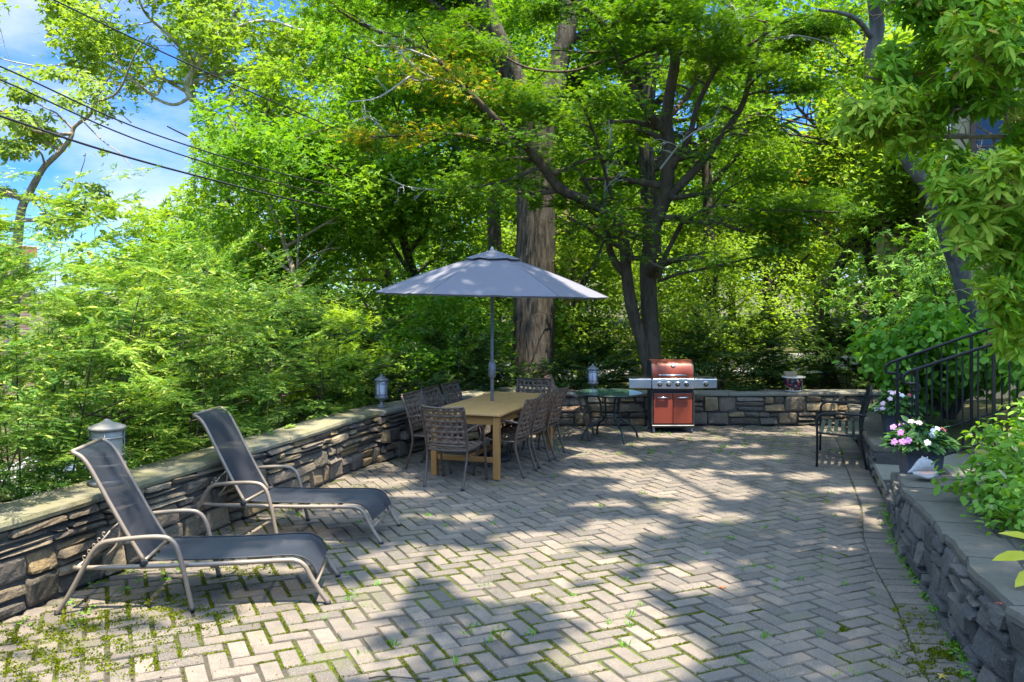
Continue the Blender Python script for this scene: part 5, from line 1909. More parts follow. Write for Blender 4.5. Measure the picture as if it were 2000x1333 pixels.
K = T_kite(.30)
PM = T_palm(3, 110, .17)
wood_tree('maple_tree', 'slim leaning maple with a pale lower trunk left of the parasol', 690, 17.5, 7.6, 2.9, 101, L_WOOD, B_DOG, 17000, .13, lean=-2.4, r=.10, tpl=PM, keep=sky_gap)
wood_tree('maple_tree', 'dense bright maple filling the gap above the parasol', 800, 20, 10.5, 3.4, 102, L_WOOD, B_DARK, 21000, .15, r=.16, tpl=PM, keep=chinks)
wood_tree('maple_tree', 'broad green maple at the left edge of the wood, under the cables', 520, 21, 9.8, 3.3, 103, L_WOODLT, B_DARK, 17000, .15, r=.14, tpl=PM, keep=sky_gap)
wood_tree('tall_tree', 'tall straight tree directly behind the oak trunk', 960, 24, 14, 4.6, 104, L_WOOD, B_OAK, 15000, .17, r=.26, keep=chinks, low=.4)
wood_tree('tall_tree', 'tall tree with a thick furrowed trunk behind the maple stems', 1262, 21, 13.0, 4.2, 105, L_WOOD, B_OAK, 14000, .15, r=.30, keep=chinks, low=.42)
wood_tree('tall_tree', 'tall tree rising behind the grill, right of the maple', 1385, 23, 12.5, 4.2, 106, L_WOOD, B_OAK, 14000, .16, r=.22, keep=chinks, low=.42)
wood_tree('woodland_tree', 'curved dark trunked tree between the grill and the painted pot', 1625, 18.5, 8.6, 3.3, 107, L_WOODLT, B_DARK, 13000, .13, lean=.7, r=.14, keep=chinks, low=.35)
wood_tree('woodland_tree', 'twin dark trunk above the slatted bench', 1735, 19.5, 9.0, 3.0, 108, L_WOOD, B_DARK, 11000, .14, lean=-.3, r=.15, keep=chinks, low=.4)
wood_tree('golden_tree', 'golden yellow tree glowing in sun far behind the railing', 1745, 27, 9.2, 3.6, 109, L_GOLD, B_DARK, 12000, .17, r=.16, keep=chinks)
wood_tree('woodland_tree', 'pale sunlit tree far behind the grill', 1500, 29, 11, 4.6, 110, L_WOODLT, B_DARK, 17000, .19, r=.2, keep=chinks, low=.15)
wood_tree('woodland_tree', 'pale sunlit tree far behind the table', 1130, 30, 10, 4.6, 111, L_WOODLT, B_DARK, 16000, .19, r=.2, keep=chinks, low=.12)
wood_tree('woodland_tree', 'tall tree closing the wood at the far right behind the house corner', 1905, 24, 12, 4.4, 112, L_WOODLT, B_DARK, 15000, .17, r=.22, low=.2)
wood_tree('woodland_tree', 'farthest tall tree rising over the middle of the wood', 1010, 38, 17, 6.5, 113, L_WOODLT, B_DARK, 17000, .26, r=.3, sigma=.5, low=.15)
wood_tree('woodland_tree', 'farthest tall tree over the right side of the wood', 1600, 38, 17, 6.5, 114, L_WOOD, B_DARK, 17000, .26, r=.3, sigma=.5, keep=chinks, low=.15)
wood_tree('woodland_tree', 'far round tree low under the cables at the left', 380, 30, 6.2, 4.0, 115, L_WOODLT, B_DARK, 12000, .2, r=.16, keep=sky_gap, low=.12)
wood_tree('woodland_tree', 'far tree between the slim maple and the oak', 760, 31, 14.5, 5.2, 116, L_WOODLT, B_DARK, 17000, .2, r=.2, keep=sky_gap, low=.12)
wood_tree('understory_tree', 'small bright understory tree left of the oak trunk', 850, 16.2, 3.2, 1.3, 117, L_WOOD, B_DARK, 9000, .085, r=.05, tpl=PM, low=.15)
wood_tree('understory_tree', 'small bright understory tree right of the oak trunk', 1150, 18, 3.6, 1.9, 118, L_WOODLT, B_DARK, 9000, .09, r=.05, tpl=PM, low=.12)
wood_tree('understory_tree', 'small pale understory tree behind the grill lid', 1390, 17.5, 3.4, 2.1, 119, L_WOODLT, B_DARK, 9000, .085, r=.05, low=.12)
wood_tree('understory_tree', 'bright understory tree beside the leaning grey trunk, left of the house', 1790, 17.2, 5.6, 1.9, 126, L_WOODLT, B_DARK, 9500, .10, r=.06, tpl=PM, low=.2)
wood_tree('japanese_maple', 'low lime green Japanese maple just left of the parasol canopy', 655, 14.6, 3.3, 1.5, 120, L_WOODLT, B_MAPLE, 12000, .075, r=.06, tpl=T_palm(5, 150, .10), low=.25, sigma=.24, flat=.4, group=None)

for i, (px_, Y_, h_, sp_, mt, lab) in enumerate([
        (450, 46, 9, 5.5, L_WOODLT, 'sunlit tree of the far tree line, leftmost, under the cables'),
        (680, 52, 13, 6.5, L_WOODLT, 'sunlit tree of the far tree line behind the slim maple'),
        (860, 47, 12, 6.0, L_WOOD, 'tree of the far tree line left of the oak trunk'),
        (1090, 54, 13, 7.0, L_WOODLT, 'sunlit tree of the far tree line right of the oak trunk'),
        (1240, 46, 10, 6.0, L_WOODLT, 'sunlit tree of the far tree line behind the maple stems'),
        (1430, 50, 11, 6.5, L_WOODLT, 'pale tree of the far tree line behind the grill'),
        (1590, 46, 10, 6.0, L_WOODLT, 'pale tree of the far tree line over the painted pot'),
        (1760, 52, 12, 6.5, L_WOODLT, 'pale tree of the far tree line over the railing'),
        (1930, 47, 12, 6.0, L_WOOD, 'tree of the far tree line behind the house')]):
    wood_tree('far_tree', lab, px_, Y_, h_, sp_, 160 + 3 * i, mt, B_DARK, 8500, .40, r=.22, sigma=.55, keep=sky_gap, group='far tree line', low=.06)

# ------------------------------------------------------------------ sycamore at upper left: airy, pale limbs against the sky
rg = rng_of(41)
SB = Vector((-10.5, 27, ground_z(-10.5, 27)))
SL = [limw([(330, 720, 27), (400, 560, 27), (440, 400, 27), (420, 300, 27), (405, 222, 27), (372, 190, 27), (365, 160, 27), (385, 130, 27), (440, 60, 26.5), (500, -40, 26)], 0.186, 0.060),
      limw([(372, 190, 27), (340, 205, 26.5), (300, 190, 26), (250, 150, 25), (180, 110, 24), (110, 60, 23)], 0.062, 0.018),
      limw([(365, 165, 27), (320, 160, 26.6), (300, 185, 26.2), (230, 120, 25.4), (200, 20, 24.6), (150, -40, 24)], 0.056, 0.018),
      limw([(385, 130, 27), (330, 70, 26), (280, 20, 25), (260, -60, 24)], 0.062, 0.024),
      limw([(440, 60, 26.5), (520, 40, 26), (600, 60, 25.5), (680, 40, 25)], 0.056, 0.018),
      limw([(405, 222, 27), (470, 170, 26.5), (540, 130, 26), (600, 150, 25.5)], 0.050, 0.018),
      limw([(420, 300, 27), (500, 240, 26.5), (560, 250, 26)], 0.043, 0.018),
      limw([(180, 110, 24), (100, 130, 23), (20, 120, 22), (-80, 90, 21)], 0.031, 0.012)]


def keep_syc(P):
    px, py = pix(P)
    low = np.interp(px, [-200, 0, 100, 200, 300, 400, 470, 520, 600, 700], [330, 265, 250, 240, 225, 235, 320, 420, 420, 420])
    k = py < low + 12 * np.sin(px * .07)
    for (cx, cy, rx, ry) in ((40, 55, 48, 50), (20, 155, 30, 18), (105, 205, 34, 16), (335, 110, 18, 28), (350, 250, 50, 24), (250, 205, 16, 11), (560, 170, 18, 18)):
        k &= ((px - cx) / rx) ** 2 + ((py - cy) / ry) ** 2 > 1 + .35 * np.sin(px * .3)
    return k


t = thing('sycamore_tree', 'airy sycamore with pale mottled limbs against the sky at upper left', 'tree', SB)
segs, tips = grow(rg, SL, 3, [1.0, 1.4, 1.7], 0.45, 0.08, 0.8, t0=.45, tips_per=3, rmin=.008)
tips = [q for q, kk in zip(tips, keep_syc(np.array([q[0][:] for q in tips]))) if kk]
segs = [s for s, kk in zip(segs, keep_syc(np.array([s[0][-1][:] for s in segs]))) if kk or s[3] == 0]
tubes(segs, SB).build('trunk', B_SYC, t)
P, D, N_, S = scatter(rg, tips, 17000, 0.30, 0.7, 0.165, jit=.7, clumpvar=.9)
k = keep_syc(P)
leaf_object('crown', T_palm(3, 120, .22), P[k], D[k], N_[k], S[k], L_SYC, t, SB)

# ------------------------------------------------------------------ small dogwood at the far left with its bent trunk
rg = rng_of(43)
DB = Vector(((30 - 1000) / F * 13.5, 13.5, ground_z((30 - 1000) / F * 13.5, 13.5)))
DL = [limw([(20, 760, 13.5), (30, 560, 13.5), (34, 478, 13.5), (42, 410, 13.5), (55, 382, 13.5), (72, 350, 13.5), (88, 325, 13.5), (118, 296, 13.5), (138, 270, 13.5), (146, 248, 13.5), (178, 222, 13.4), (184, 190, 13.3), (215, 150, 13.1)], .088, .014),
      limw([(44, 388, 13.5), (20, 380, 13.4), (-20, 365, 13.3), (-70, 340, 13)], .055, .02),
      limw([(140, 262, 13.5), (100, 262, 13.3), (50, 250, 13.1), (0, 215, 12.9), (-50, 180, 12.7)], .03, .01),
      limw([(184, 200, 13.3), (230, 180, 13.1), (262, 110, 12.9), (290, 70, 12.7)], .025, .008),
      limw([(40, 430, 13.5), (90, 430, 13.2), (150, 420, 12.9), (210, 410, 12.6)], .035, .008),
      limw([(38, 450, 13.5), (0, 445, 13.3), (-40, 430, 13.1)], .03, .01),
      limw([(88, 325, 13.5), (80, 300, 13.3), (60, 290, 13.1), (20, 300, 12.9)], .02, .006),
      limw([(160, 235, 13.4), (200, 275, 13.2), (235, 300, 13.0), (260, 330, 12.8)], .012, .005)]


def keep_dog(P):
    px, py = pix(P)
    z1 = (py < 300) & (px < 210) & (py > 120)
    z2 = (py > 355) & (py < 485) & (px < 225)
    z3 = (py > 270) & (py < 350) & (px < 85)
    return z1 | z2 | z3


t = thing('dogwood_tree', 'small bent dogwood trunk before the open sky at the far left', 'tree', DB)
segs, tips = grow(rg, DL, 2, [2.6, 4.0], 0.36, 0.05, 0.5, t0=.3, tips_per=3, rmin=.004, wob=.25)
segs = [s for s, kk in zip(segs, keep_dog(np.array([s[0][-1][:] for s in segs]))) if kk or s[3] == 0]
tips = [q for q, kk in zip(tips, keep_dog(np.array([q[0][:] for q in tips]))) if kk]
tubes(segs, DB).build('trunk', B_DOG, t)
P, D, N_, S = scatter(rg, tips, 3600, 0.12, 0.35, 0.105, droop=.45, up=1.0, jit=.5, clumpvar=.7)
k = keep_dog(P)
leaf_object('crown', T_oval(.24), P[k], D[k], N_[k], S[k], L_DOG, t, DB)
# ------------------------------------------------------------------ yew hedge on the left, dark yews behind the back wall
FR = T_frond(5, .30)
FR2 = T_frond(4, .34)


def yew(name, label, x, y, h, rx, ry, seed, mat, n, size, group, tpl=FR, base_z=None, dense=1.0, ztop=None):
    rg = rng_of(seed)
    gz = ground_z(x, y) if base_z is None else base_z
    b = Vector((x, y, gz - .05))
    t = thing(name, label, 'hedge shrub', b, group=group)
    H = h - gz
    segs = []
    tips = []
    nst = 11
    for k in range(nst):
        a = 2 * PI * k / nst + rg.normal() * .3
        rr = rg.uniform(.25, .95)
        e = b + Vector((math.cos(a) * rx * rr, math.sin(a) * ry * rr, H * rg.uniform(.65, .98) * (1.05 - .3 * rr)))
        m1 = b.lerp(e, .45) + Vector((math.cos(a) * .1, math.sin(a) * .1, -.08 * H))
        segs.append((cr([b + Vector((math.cos(a) * .08, math.sin(a) * .08, 0)), m1, e], 4), .016, .005, 0))
        for q in range(6):
            f = rg.uniform(.3, .95)
            p = b.lerp(m1, f / .5) if f < .5 else m1.lerp(e, (f - .5) / .5)
            d = Vector((math.cos(a + rg.normal()), math.sin(a + rg.normal()), rg.uniform(-.1, .4)))
            segs.append(([p, p + d * rg.uniform(.2, .5)], .010, .004, 1))
    tubes(segs, b, (6, 4)).build('stems', B_DARK, t)
    # sprays: shoots come out of the surface of the shrub in tiers, pointing outward and drooping at the tip
    nf = int(n / 9 / 16)
    u = rg.uniform(0, 2 * PI, nf); v = rg.beta(1.5, 1.2, nf)
    prof = np.clip(1.05 * (1 - (np.abs(v - .42) / .66) ** 2.4), .12, 1)
    rad = prof * np.sqrt(rg.uniform(.25, 1.0, nf)) * (1 + .16 * np.sin(3 * u + seed) + .14 * np.sin(7 * v + 5 * u + seed)) * .92
    B0 = np.stack([b.x + np.cos(u) * rad * rx, b.y + np.sin(u) * rad * ry, b.z + .03 + v * H * (1 + .06 * np.sin(4 * u + seed) + .05 * np.sin(9 * u))], 1)
    bd_ = unit(np.stack([np.cos(u), np.sin(u), rg.uniform(-.1, .9, nf) * (0.3 + v)], 1) + rg.normal(size=(nf, 3)) * .25)
    bp_ = unit(np.cross(bd_, np.array([[0, 0, 1.0]])))
    BL = rg.uniform(.35, .70, nf) * dense
    S0, dirs, L = [], [], []
    for q in range(16):
        f = (q + .5) / 16
        sd = 1 if q % 2 else -1
        p = B0 + bd_ * (BL * f)[:, None]; p[:, 2] -= .10 * f * f
        S0.append(p + rg.normal(size=p.shape) * .015)
        d = bd_ * .8 + bp_ * sd * (.95 - .5 * f) + rg.normal(size=p.shape) * .16
        if q == 15: d = bd_ + rg.normal(size=p.shape) * .1
        dirs.append(unit(d)); L.append(rg.uniform(.12, .30, nf) * (1.15 - .45 * f))
    S0, dirs, L = np.concatenate(S0), np.concatenate(dirs), np.concatenate(L)
    ns = len(S0)
    P, D, N_, S = [], [], [], []
    for k in range(9):
        f = (k + .5) / 9
        p = S0 + dirs * (L * f)[:, None]; p[:, 2] -= .04 * f * f
        side = (1 if k % 2 else -1)
        perp = unit(np.cross(dirs, np.array([[0, 0, 1.0]])))
        d = dirs * .75 + perp * side * (.8 * (1 - f * .6)) + rg.normal(size=dirs.shape) * .15
        d[:, 2] += -.05
        if k == 8: d = dirs + rg.normal(size=dirs.shape) * .1
        P.append(p); D.append(d)
        nn = rg.normal(size=dirs.shape) * .32; nn[:, 2] += 1
        N_.append(nn); S.append(size * rg.uniform(.7, 1.25, ns) * (1.1 - .4 * f))
    P, D, N_, S = map(np.concatenate, (P, D, N_, S))
    wx = np.interp(P[:, 1], [q_[1] for q_ in LEFT_WALL], [q_[0] for q_ in LEFT_WALL])
    k_ = ((P[:, 0] < wx - .30) | (P[:, 2] > 1.0)) & ~((P[:, 0] > wx - .05) & (P[:, 2] < 1.6)) if x < -2 else P[:, 1] > 14.25 - (P[:, 0] < .6) * 1.2
    k_ = k_ & off_trunk(P)
    leaf_object('needles', tpl, P[k_], D[k_], N_[k_], S[k_], mat, t, b)
    return t


YG = 'sunlit yews behind the long stone wall'
yews = [(-4.75, 4.3, 2.25, 1.25, 1.2, 'yew at the left edge of the photo, behind the end of the long wall'),
        (-4.5, 6.1, 2.62, 1.3, 1.2, 'yew behind the largest wall lantern, left of the nearer lounger'),
        (-4.35, 8.0, 2.85, 1.35, 1.25, 'tall yew below the bent dogwood trunk'),
        (-3.85, 9.6, 2.42, 1.25, 1.15, 'bushy yew behind the back of the farther lounger'),
        (-3.25, 11.1, 2.20, 1.15, 1.1, 'yew just left of the lantern on the stone pier'),
        (-5.9, 10.6, 3.0, 1.5, 1.5, 'yew in the second row, higher behind the loungers'),
        (-6.3, 8.2, 3.15, 1.5, 1.5, 'yew in the second row at the far left, under the brick roof')]
for i, (x, y, h, rx, ry, lab) in enumerate(yews):
    n = 42000 if i < 5 else 20000
    if i == 0: n = 26000
    yew('yew_shrub', lab, x, y, h, rx, ry, 300 + i, L_YEWMID if i in (0, 1, 3, 4) else L_YEW, n, .062 if i < 5 else .085, YG, FR if i < 5 else FR2)
DG = 'dark yews behind the back wall'
dark = [(-2.35, 12.4, 1.75, 1.05, .9, 'dark yew behind the lantern on the stone pier'),
        (-1.15, 13.7, 1.42, 1.05, .8, 'low dark yew behind the strap chairs left of the parasol pole'),
        (-0.15, 14.8, 1.05, .95, .7, 'low dark yew in front of the oak trunk'),
        (1.25, 15.5, 1.05, 1.0, .7, 'low dark yew between the oak and the maple stems'),
        (3.75, 15.5, 1.42, 1.1, .8, 'dark yew right behind the side shelf of the grill'),
        (5.0, 15.7, 1.55, 1.05, .8, 'dark yew behind the painted pot'),
        (6.3, 15.9, 1.45, 1.1, .8, 'dark yew behind the slatted bench')]
for i, (x, y, h, rx, ry, lab) in enumerate(dark):
    yew('yew_shrub', lab, x, y, h, rx, ry, 330 + i, L_YEWDK, 9000, .095, DG, FR2)


# ------------------------------------------------------------------ leafy shrubs
def bush(name, label, cat, x, y, z0, h, rx, ry, seed, mat, n, size, tpl, droop=.3, sigma=.12, whorl=0, group=None, stems=8, bark=None, flat=.6, keep=None, up=.9, tiers=1.0):
    rg = rng_of(seed)
    b = Vector((x, y, z0))
    t = thing(name, label, cat, b, group=group)
    limbs = []
    for k in range(stems):
        a = 2 * PI * (k + rg.random() * .6) / stems
        rr = rg.uniform(.35, 1.0)
        e = b + Vector((math.cos(a) * rx * rr, math.sin(a) * ry * rr, h * rg.uniform(.55, 1.0) * (1.08 - .3 * rr)))
        m1 = b.lerp(e, .5) + Vector((rg.normal() * .05, rg.normal() * .05, .08 * h))
        limbs.append(([b + Vector((math.cos(a) * .05, math.sin(a) * .05, 0)), m1, e], .02 + .006 * h, .005))
    segs, tips = grow(rg, limbs, 2, [3.0 * tiers, 4.0], .45, .12, .85, t0=.2, tips_per=3, rmin=.003)
    keep = keep or off_trunk
    if keep is not None:
        tips = [q for q, kk in zip(tips, keep(np.array([q[0][:] for q in tips]))) if kk]
        segs = [s for s, kk in zip(segs, keep(np.array([s[0][-1][:] for s in segs]))) if kk]
    tubes(segs, b, (6, 4, 3)).build('stems', bark or B_DARK, t)
    if whorl:
        nt_ = max(1, n // whorl)
        tp = np.array([q[0][:] for q in tips]); td = np.array([q[1][:] for q in tips])
        idx = rg.choice(len(tp), nt_)
        c = tp[idx] + rg.normal(size=(nt_, 3)) * sigma * np.array([1, 1, flat])
        ax = unit(td[idx] * .6 + np.array([[0, 0, .7]]) + rg.normal(size=(nt_, 3)) * .35)
        P, D, N_, S = [], [], [], []
        e1 = unit(np.cross(ax, rg.normal(size=(nt_, 3)))); e2 = np.cross(ax, e1)
        for k in range(whorl):
            a = 2 * PI * k / whorl + rg.normal(size=nt_) * .2
            r_ = np.cos(a)[:, None] * e1 + np.sin(a)[:, None] * e2
            el = rg.uniform(-.35, .55, nt_)[:, None]
            d = r_ + ax * el; d[:, 2] -= droop * .6
            P.append(c + ax * rg.uniform(-.02, .02, nt_)[:, None]); D.append(d); N_.append(ax + r_ * (-.2)); S.append(size * rg.uniform(.7, 1.2, nt_))
        P, D, N_, S = map(np.concatenate, (P, D, N_, S))
    else:
        P, D, N_, S = scatter(rg, tips, n, sigma, flat, size, droop=droop, up=up, jit=.45, clumpvar=.6)
    if keep is not None:
        k = keep(P); P, D, N_, S = P[k], D[k], N_[k], S[k]
    leaf_object('leaves', tpl, P, D, N_, S, mat, t, b)
    return t


OV = T_oval(.24, .04, .18)
OVN = T_oval(.15, .03, .15)
bush('broadleaf_shrub', 'tall pale shrub with drooping pointed leaves rising over the yews', 'shrub', -4.9, 12.6, ground_z(-4.9, 12.6), 4.2, 2.0, 1.5, 401, L_DOG, 9000, .15, OV, droop=.55, sigma=.16, bark=B_DOG, flat=.4)
bush('broadleaf_shrub', 'second pale shrub with drooping leaves, farther right toward the parasol', 'shrub', -3.2, 14.0, ground_z(-3.2, 14.0), 2.9, 1.6, 1.2, 402, L_WOODLT, 8000, .12, OV, droop=.4, sigma=.16, flat=.4)
bush('woodland_shrub', 'mid green shrub under the slim leaning maple', 'shrub', -2.3, 16.5, ground_z(-2.3, 16.5), 2.6, 1.8, 1.4, 403, L_WOOD, 9000, .10, K, sigma=.2)
bush('woodland_shrub', 'sunlit shrub between the oak trunk and the grill', 'shrub', 1.3, 18.2, ground_z(1.3, 18.2), 2.2, 1.9, 1.3, 404, L_WOODLT, 7500, .09, K, sigma=.2)
bush('woodland_shrub', 'sunlit yellow green shrub behind the grill shelf', 'shrub', 4.1, 18.4, ground_z(4.1, 18.4), 2.0, 1.9, 1.3, 405, L_WOODLT, 8000, .085, K, sigma=.2)
bush('woodland_shrub', 'bright shrub at the end of the lane behind the bench', 'shrub', 8.6, 18.5, ground_z(8.6, 18.5), 2.6, 1.8, 1.3, 406, L_WOOD, 7000, .095, K, sigma=.2)
# pieris and rhododendron mass between the bench and the house
PW = T_oval(.17, .03, .12)
for i, (x, y, z0, h, rx, ry, n, sz, lab) in enumerate([
        (6.6, 13.1, .4, 3.0, 1.15, 1.0, 7800, .085, 'tall whorled evergreen shrub behind the slatted bench'),
        (7.0, 14.9, .4, 3.6, 1.5, 1.2, 7200, .09, 'taller whorled evergreen shrub beside the house corner'),
        (5.75, 12.3, .4, 1.55, .75, .7, 3200, .08, 'low whorled evergreen shrub above the farther planter')]):
    bush('evergreen_shrub', lab, 'shrub', x, y, z0, h, rx, ry, 420 + i, L_PIERIS, n, sz, PW, droop=.2, sigma=.14, whorl=8, group='whorled evergreen shrubs beside the steps')
# heart-leaved climber behind the railings
bush('climbing_vine', 'bright heart leaved vine crowding behind the black railings', 'vine', 5.55, 11.25, .5, 1.45, 1.0, .7, 431, L_VINE, 5200, .115, T_oval(.36, .03, .2), droop=.7, sigma=.14, stems=10, flat=.9)
bush('climbing_vine', 'heart leaved vine at the right edge above the steps', 'vine', 6.1, 9.6, .8, 1.3, .9, .6, 432, L_VINE, 2600, .115, T_oval(.36, .03, .2), droop=.7, sigma=.14, stems=8, flat=.9)

# ------------------------------------------------------------------ bright border plants behind the garden wall
for i, (x, y, z0, h, rx, ry, n, sz, lab) in enumerate([
        (4.22, 7.0, .52, .48, .45, .42, 1500, .075, 'bright bed plant just right of the conch shell'),
        (3.55, 6.25, .50, .42, .42, .45, 1400, .075, 'bright bed plant spilling over the flagstones in the middle of the wall'),
        (4.15, 6.35, .55, .58, .55, .55, 1900, .08, 'taller bright bed plant at the right edge of the photo'),
        (3.30, 5.6, .50, .40, .32, .38, 800, .07, 'small bed plant nearest the viewer on the wall top'),
        (4.9, 7.9, .55, .55, .55, .5, 1700, .08, 'bright bed plant between the front planter and the railing')]):
    bush('border_plant', lab, 'plant', x, y, z0, h, rx, ry, 440 + i, L_HOSTA, n, sz, T_oval(.27, .04, .2), droop=.35, sigma=.07, group='bright green border plants behind the garden wall', stems=12, flat=.8, tiers=1.8, bark=L_VINE)
# pale hosta leaves poking in at the lower right corner
rg = rng_of(77)
hb = Vector((2.78, 4.62, .50))
t = thing('hosta_plant', 'few large lime hosta leaves at the lower right corner of the wall', 'plant', hb)
P = []; D = []
lf = [((2.72, 4.62, .72), (-.9, .1, .05), .20), ((2.74, 4.60, .66), (-.8, -.25, -.25), .17), ((2.80, 4.58, .62), (-.5, -.5, -.45), .19), ((2.78, 4.70, .78), (-.6, .5, .2), .18), ((2.86, 4.62, .70), (.3, .6, .3), .2), ((2.88, 4.5, .66), (.4, -.6, .1), .2)]
P = np.array([l[0] for l in lf]); D = np.array([l[1] for l in lf]); N_ = np.tile(np.array([[0.1, -.3, 1.0]]), (len(lf), 1)); S = np.array([l[2] for l in lf])
leaf_object('leaves', T_oval(.24, .05, .2), P, D, N_, S, L_LIME, t, hb)
mb = MB()
for l in lf:
    mb.tube(cr([Vector((0.02, 0, 0)), (Vector(l[0]) - hb) * .6 + Vector((.02, 0, .06)), Vector(l[0]) - hb], 4), .004, 5)
mb.build('stalks', L_LIME, t)

# ------------------------------------------------------------------ rhododendron with big glossy leaves at the right
RB = W(1935, 660, 11.6)
RB.z = .55
RL = [limw([(1935, 740, 11.6), (1885, 560, 11.4), (1850, 450, 11.2), (1818, 365, 11.0), (1775, 306, 11.0), (1757, 220, 11.0)], .14, .11),
      limw([(1757, 225, 11.0), (1745, 165, 11.0), (1712, 125, 11.0), (1703, 105, 11.0), (1713, 60, 11.0), (1708, 0, 10.9), (1705, -80, 10.7)], .10, .082),
      limw([(1757, 220, 11.0), (1752, 150, 10.9), (1762, 114, 10.9), (1800, 86, 10.7), (1836, 54, 10.6), (1865, -10, 10.3)], .092, .065),
      limw([(1703, 75, 11.0), (1675, 40, 10.7), (1640, 25, 10.4), (1600, 20, 10.2)], .04, .014)]
# leafy boughs swinging toward the viewer from the right
RBO = [limw([(2120, 190, 6.6), (2020, 205, 6.2), (1930, 208, 5.9), (1860, 215, 5.7)], .022, .010),
       limw([(2120, 300, 6.6), (1980, 270, 6.3), (1850, 268, 6.1), (1740, 262, 5.9), (1700, 255, 5.8)], .024, .008),
       limw([(1900, 120, 6.6), (1830, 130, 6.4), (1760, 160, 6.2), (1690, 150, 6.0)], .018, .008),
       limw([(2060, 60, 6.4), (1960, 60, 6.1), (1880, 40, 5.9), (1830, 10, 5.8)], .022, .009),
       limw([(2100, 430, 6.2), (2000, 400, 5.9), (1930, 380, 5.6), (1880, 400, 5.4)], .022, .009),
       limw([(2100, 520, 6.0), (2010, 480, 5.7), (1960, 460, 5.4), (1900, 430, 5.2)], .02, .009),
       limw([(2100, 560, 5.9), (2010, 560, 5.6), (1950, 560, 5.4), (1920, 590, 5.3)], .02, .008),
       limw([(2100, 640, 5.8), (2020, 650, 5.6), (1980, 660, 5.5)], .02, .008),
       limw([(2100, 120, 6.0), (2020, 110, 5.6), (1950, 130, 5.3), (1900, 110, 5.1)], .02, .008),
       limw([(1990, -60, 6.4), (1900, -20, 6.2), (1790, -10, 6.0), (1730, 10, 5.9)], .02, .008),
       limw([(2100, 250, 7.4), (1990, 330, 7.2), (1900, 350, 7.0), (1840, 340, 6.9)], .02, .008),
       limw([(2100, 420, 7.4), (1990, 470, 7.2), (1910, 490, 7.0), (1860, 480, 6.9)], .02, .008),
       limw([(2080, 560, 7.0), (1990, 580, 6.9), (1930, 560, 6.8)], .016, .007),
       limw([(2090, 330, 5.4), (2010, 330, 5.1), (1950, 340, 4.9)], .016, .007)]
rg = rng_of(51)
rh = thing('rhododendron_tree', 'grey trunked rhododendron leaning in from the right with big glossy leaves', 'tree', RB)
segs, tips = grow(rg, RBO, 2, [7.5, 7.0], .30, .25, .9, t0=.12, tips_per=2, rmin=.003, wob=.25)
mb = tubes([(cr(p, 5), a, b, 0) for p, a, b in RL], RB, lump=.06)
mb.build('trunk', B_GREY, rh)
tubes(segs, RB, (7, 5, 4)).build('twigs', B_DOG, rh)
tp = np.array([q[0][:] for q in tips]); td = np.array([q[1][:] for q in tips])


def keep_rh(P):
    px, py = pix(P)
    left = np.interp(py, [-100, 0, 60, 130, 200, 255, 300, 340, 400, 470, 560, 640, 720], [1690, 1720, 1790, 1660, 1640, 1630, 1690, 1800, 1840, 1860, 1905, 1935, 2000])
    house = (px > 1850) & (px < 1965) & (py > 222) & (py < 300)
    return (px > left + 12 * np.sin(py * .13)) & ~house


k = keep_rh(tp); tp, td = tp[k], td[k]
nw = 2700
idx = rg.choice(len(tp), nw)
c = tp[idx] + rg.normal(size=(nw, 3)) * .07
k = keep_rh(c); c = c[k]; td2 = td[idx][k]; nw = len(c)
ax = unit(td2 * .7 + np.array([[0, -.1, .55]]) + rg.normal(size=(nw, 3)) * .3)
e1 = unit(np.cross(ax, rg.normal(size=(nw, 3)))); e2 = np.cross(ax, e1)
P, D, N_, S = [], [], [], []
for q in range(9):
    a = 2 * PI * q / 9 + rg.normal(size=nw) * .2
    r_ = np.cos(a)[:, None] * e1 + np.sin(a)[:, None] * e2
    d = r_ + ax * rg.uniform(-.5, .5, nw)[:, None]; d[:, 2] -= rg.uniform(.05, .5, nw)
    d += rg.normal(size=d.shape) * .22
    P.append(c + ax * rg.uniform(-.03, .02, nw)[:, None] + r_ * .012); D.append(d); N_.append(ax - r_ * .2 + rg.normal(size=(nw, 3)) * .15); S.append(rg.uniform(.05, .112, nw) * np.repeat(1, nw))
P, D, N_, S = map(np.concatenate, (P, D, N_, S))
leaf_object('leaves', T_oval(.165, .035, .14), P, D, N_, S, L_RHODO, rh, RB)
# seed heads / buds: pale yellow trusses
mb = MB()
B_BUD = pmat('pale_buds', (0.50, 0.42, 0.12), (0.36, 0.30, 0.08), 30, .7)
for (px_, py_, Y) in ((1930, 345, 5.35), (1960, 330, 5.3), (1880, 410, 5.5), (1985, 235, 5.7), (1900, 350, 5.5), (1960, 75, 5.6), (1990, 360, 5.2), (1950, 640, 5.6)):
    o_ = W(px_, py_, Y) - RB
    for k in range(20):
        d = Vector(rg.normal(size=3)); d.z = abs(d.z); d = d.normalized() * .075
        mb.tube([o_, o_ + d], [.0016, .0012], 4, cap=False)
        mb.tube([o_ + d, o_ + d * 1.13], [.005, .003], 5)
mb.build('bud_clusters', B_BUD, rh)

# ------------------------------------------------------------------ impatiens in the planters
L_IMP = leaf_mat('impatiens_leaf', (0.020, 0.065, 0.022), (0.040, 0.115, 0.028), (0.11, 0.23, 0.035), patch=6, tfac=.3, gloss=.02)
FL = {'magenta': pmat('magenta_petal', (0.58, 0.26, 0.52), (0.50, 0.18, 0.45), 30, .6), 'pink': pmat('pale_pink_petal', (0.72, 0.52, 0.57), (0.64, 0.40, 0.48), 30, .6),
      'white': pmat('white_petal', (0.80, 0.77, 0.78), (0.72, 0.66, 0.68), 30, .6), 'red': pmat('rose_petal', (0.55, 0.09, 0.13), (0.45, 0.06, 0.1), 30, .6)}


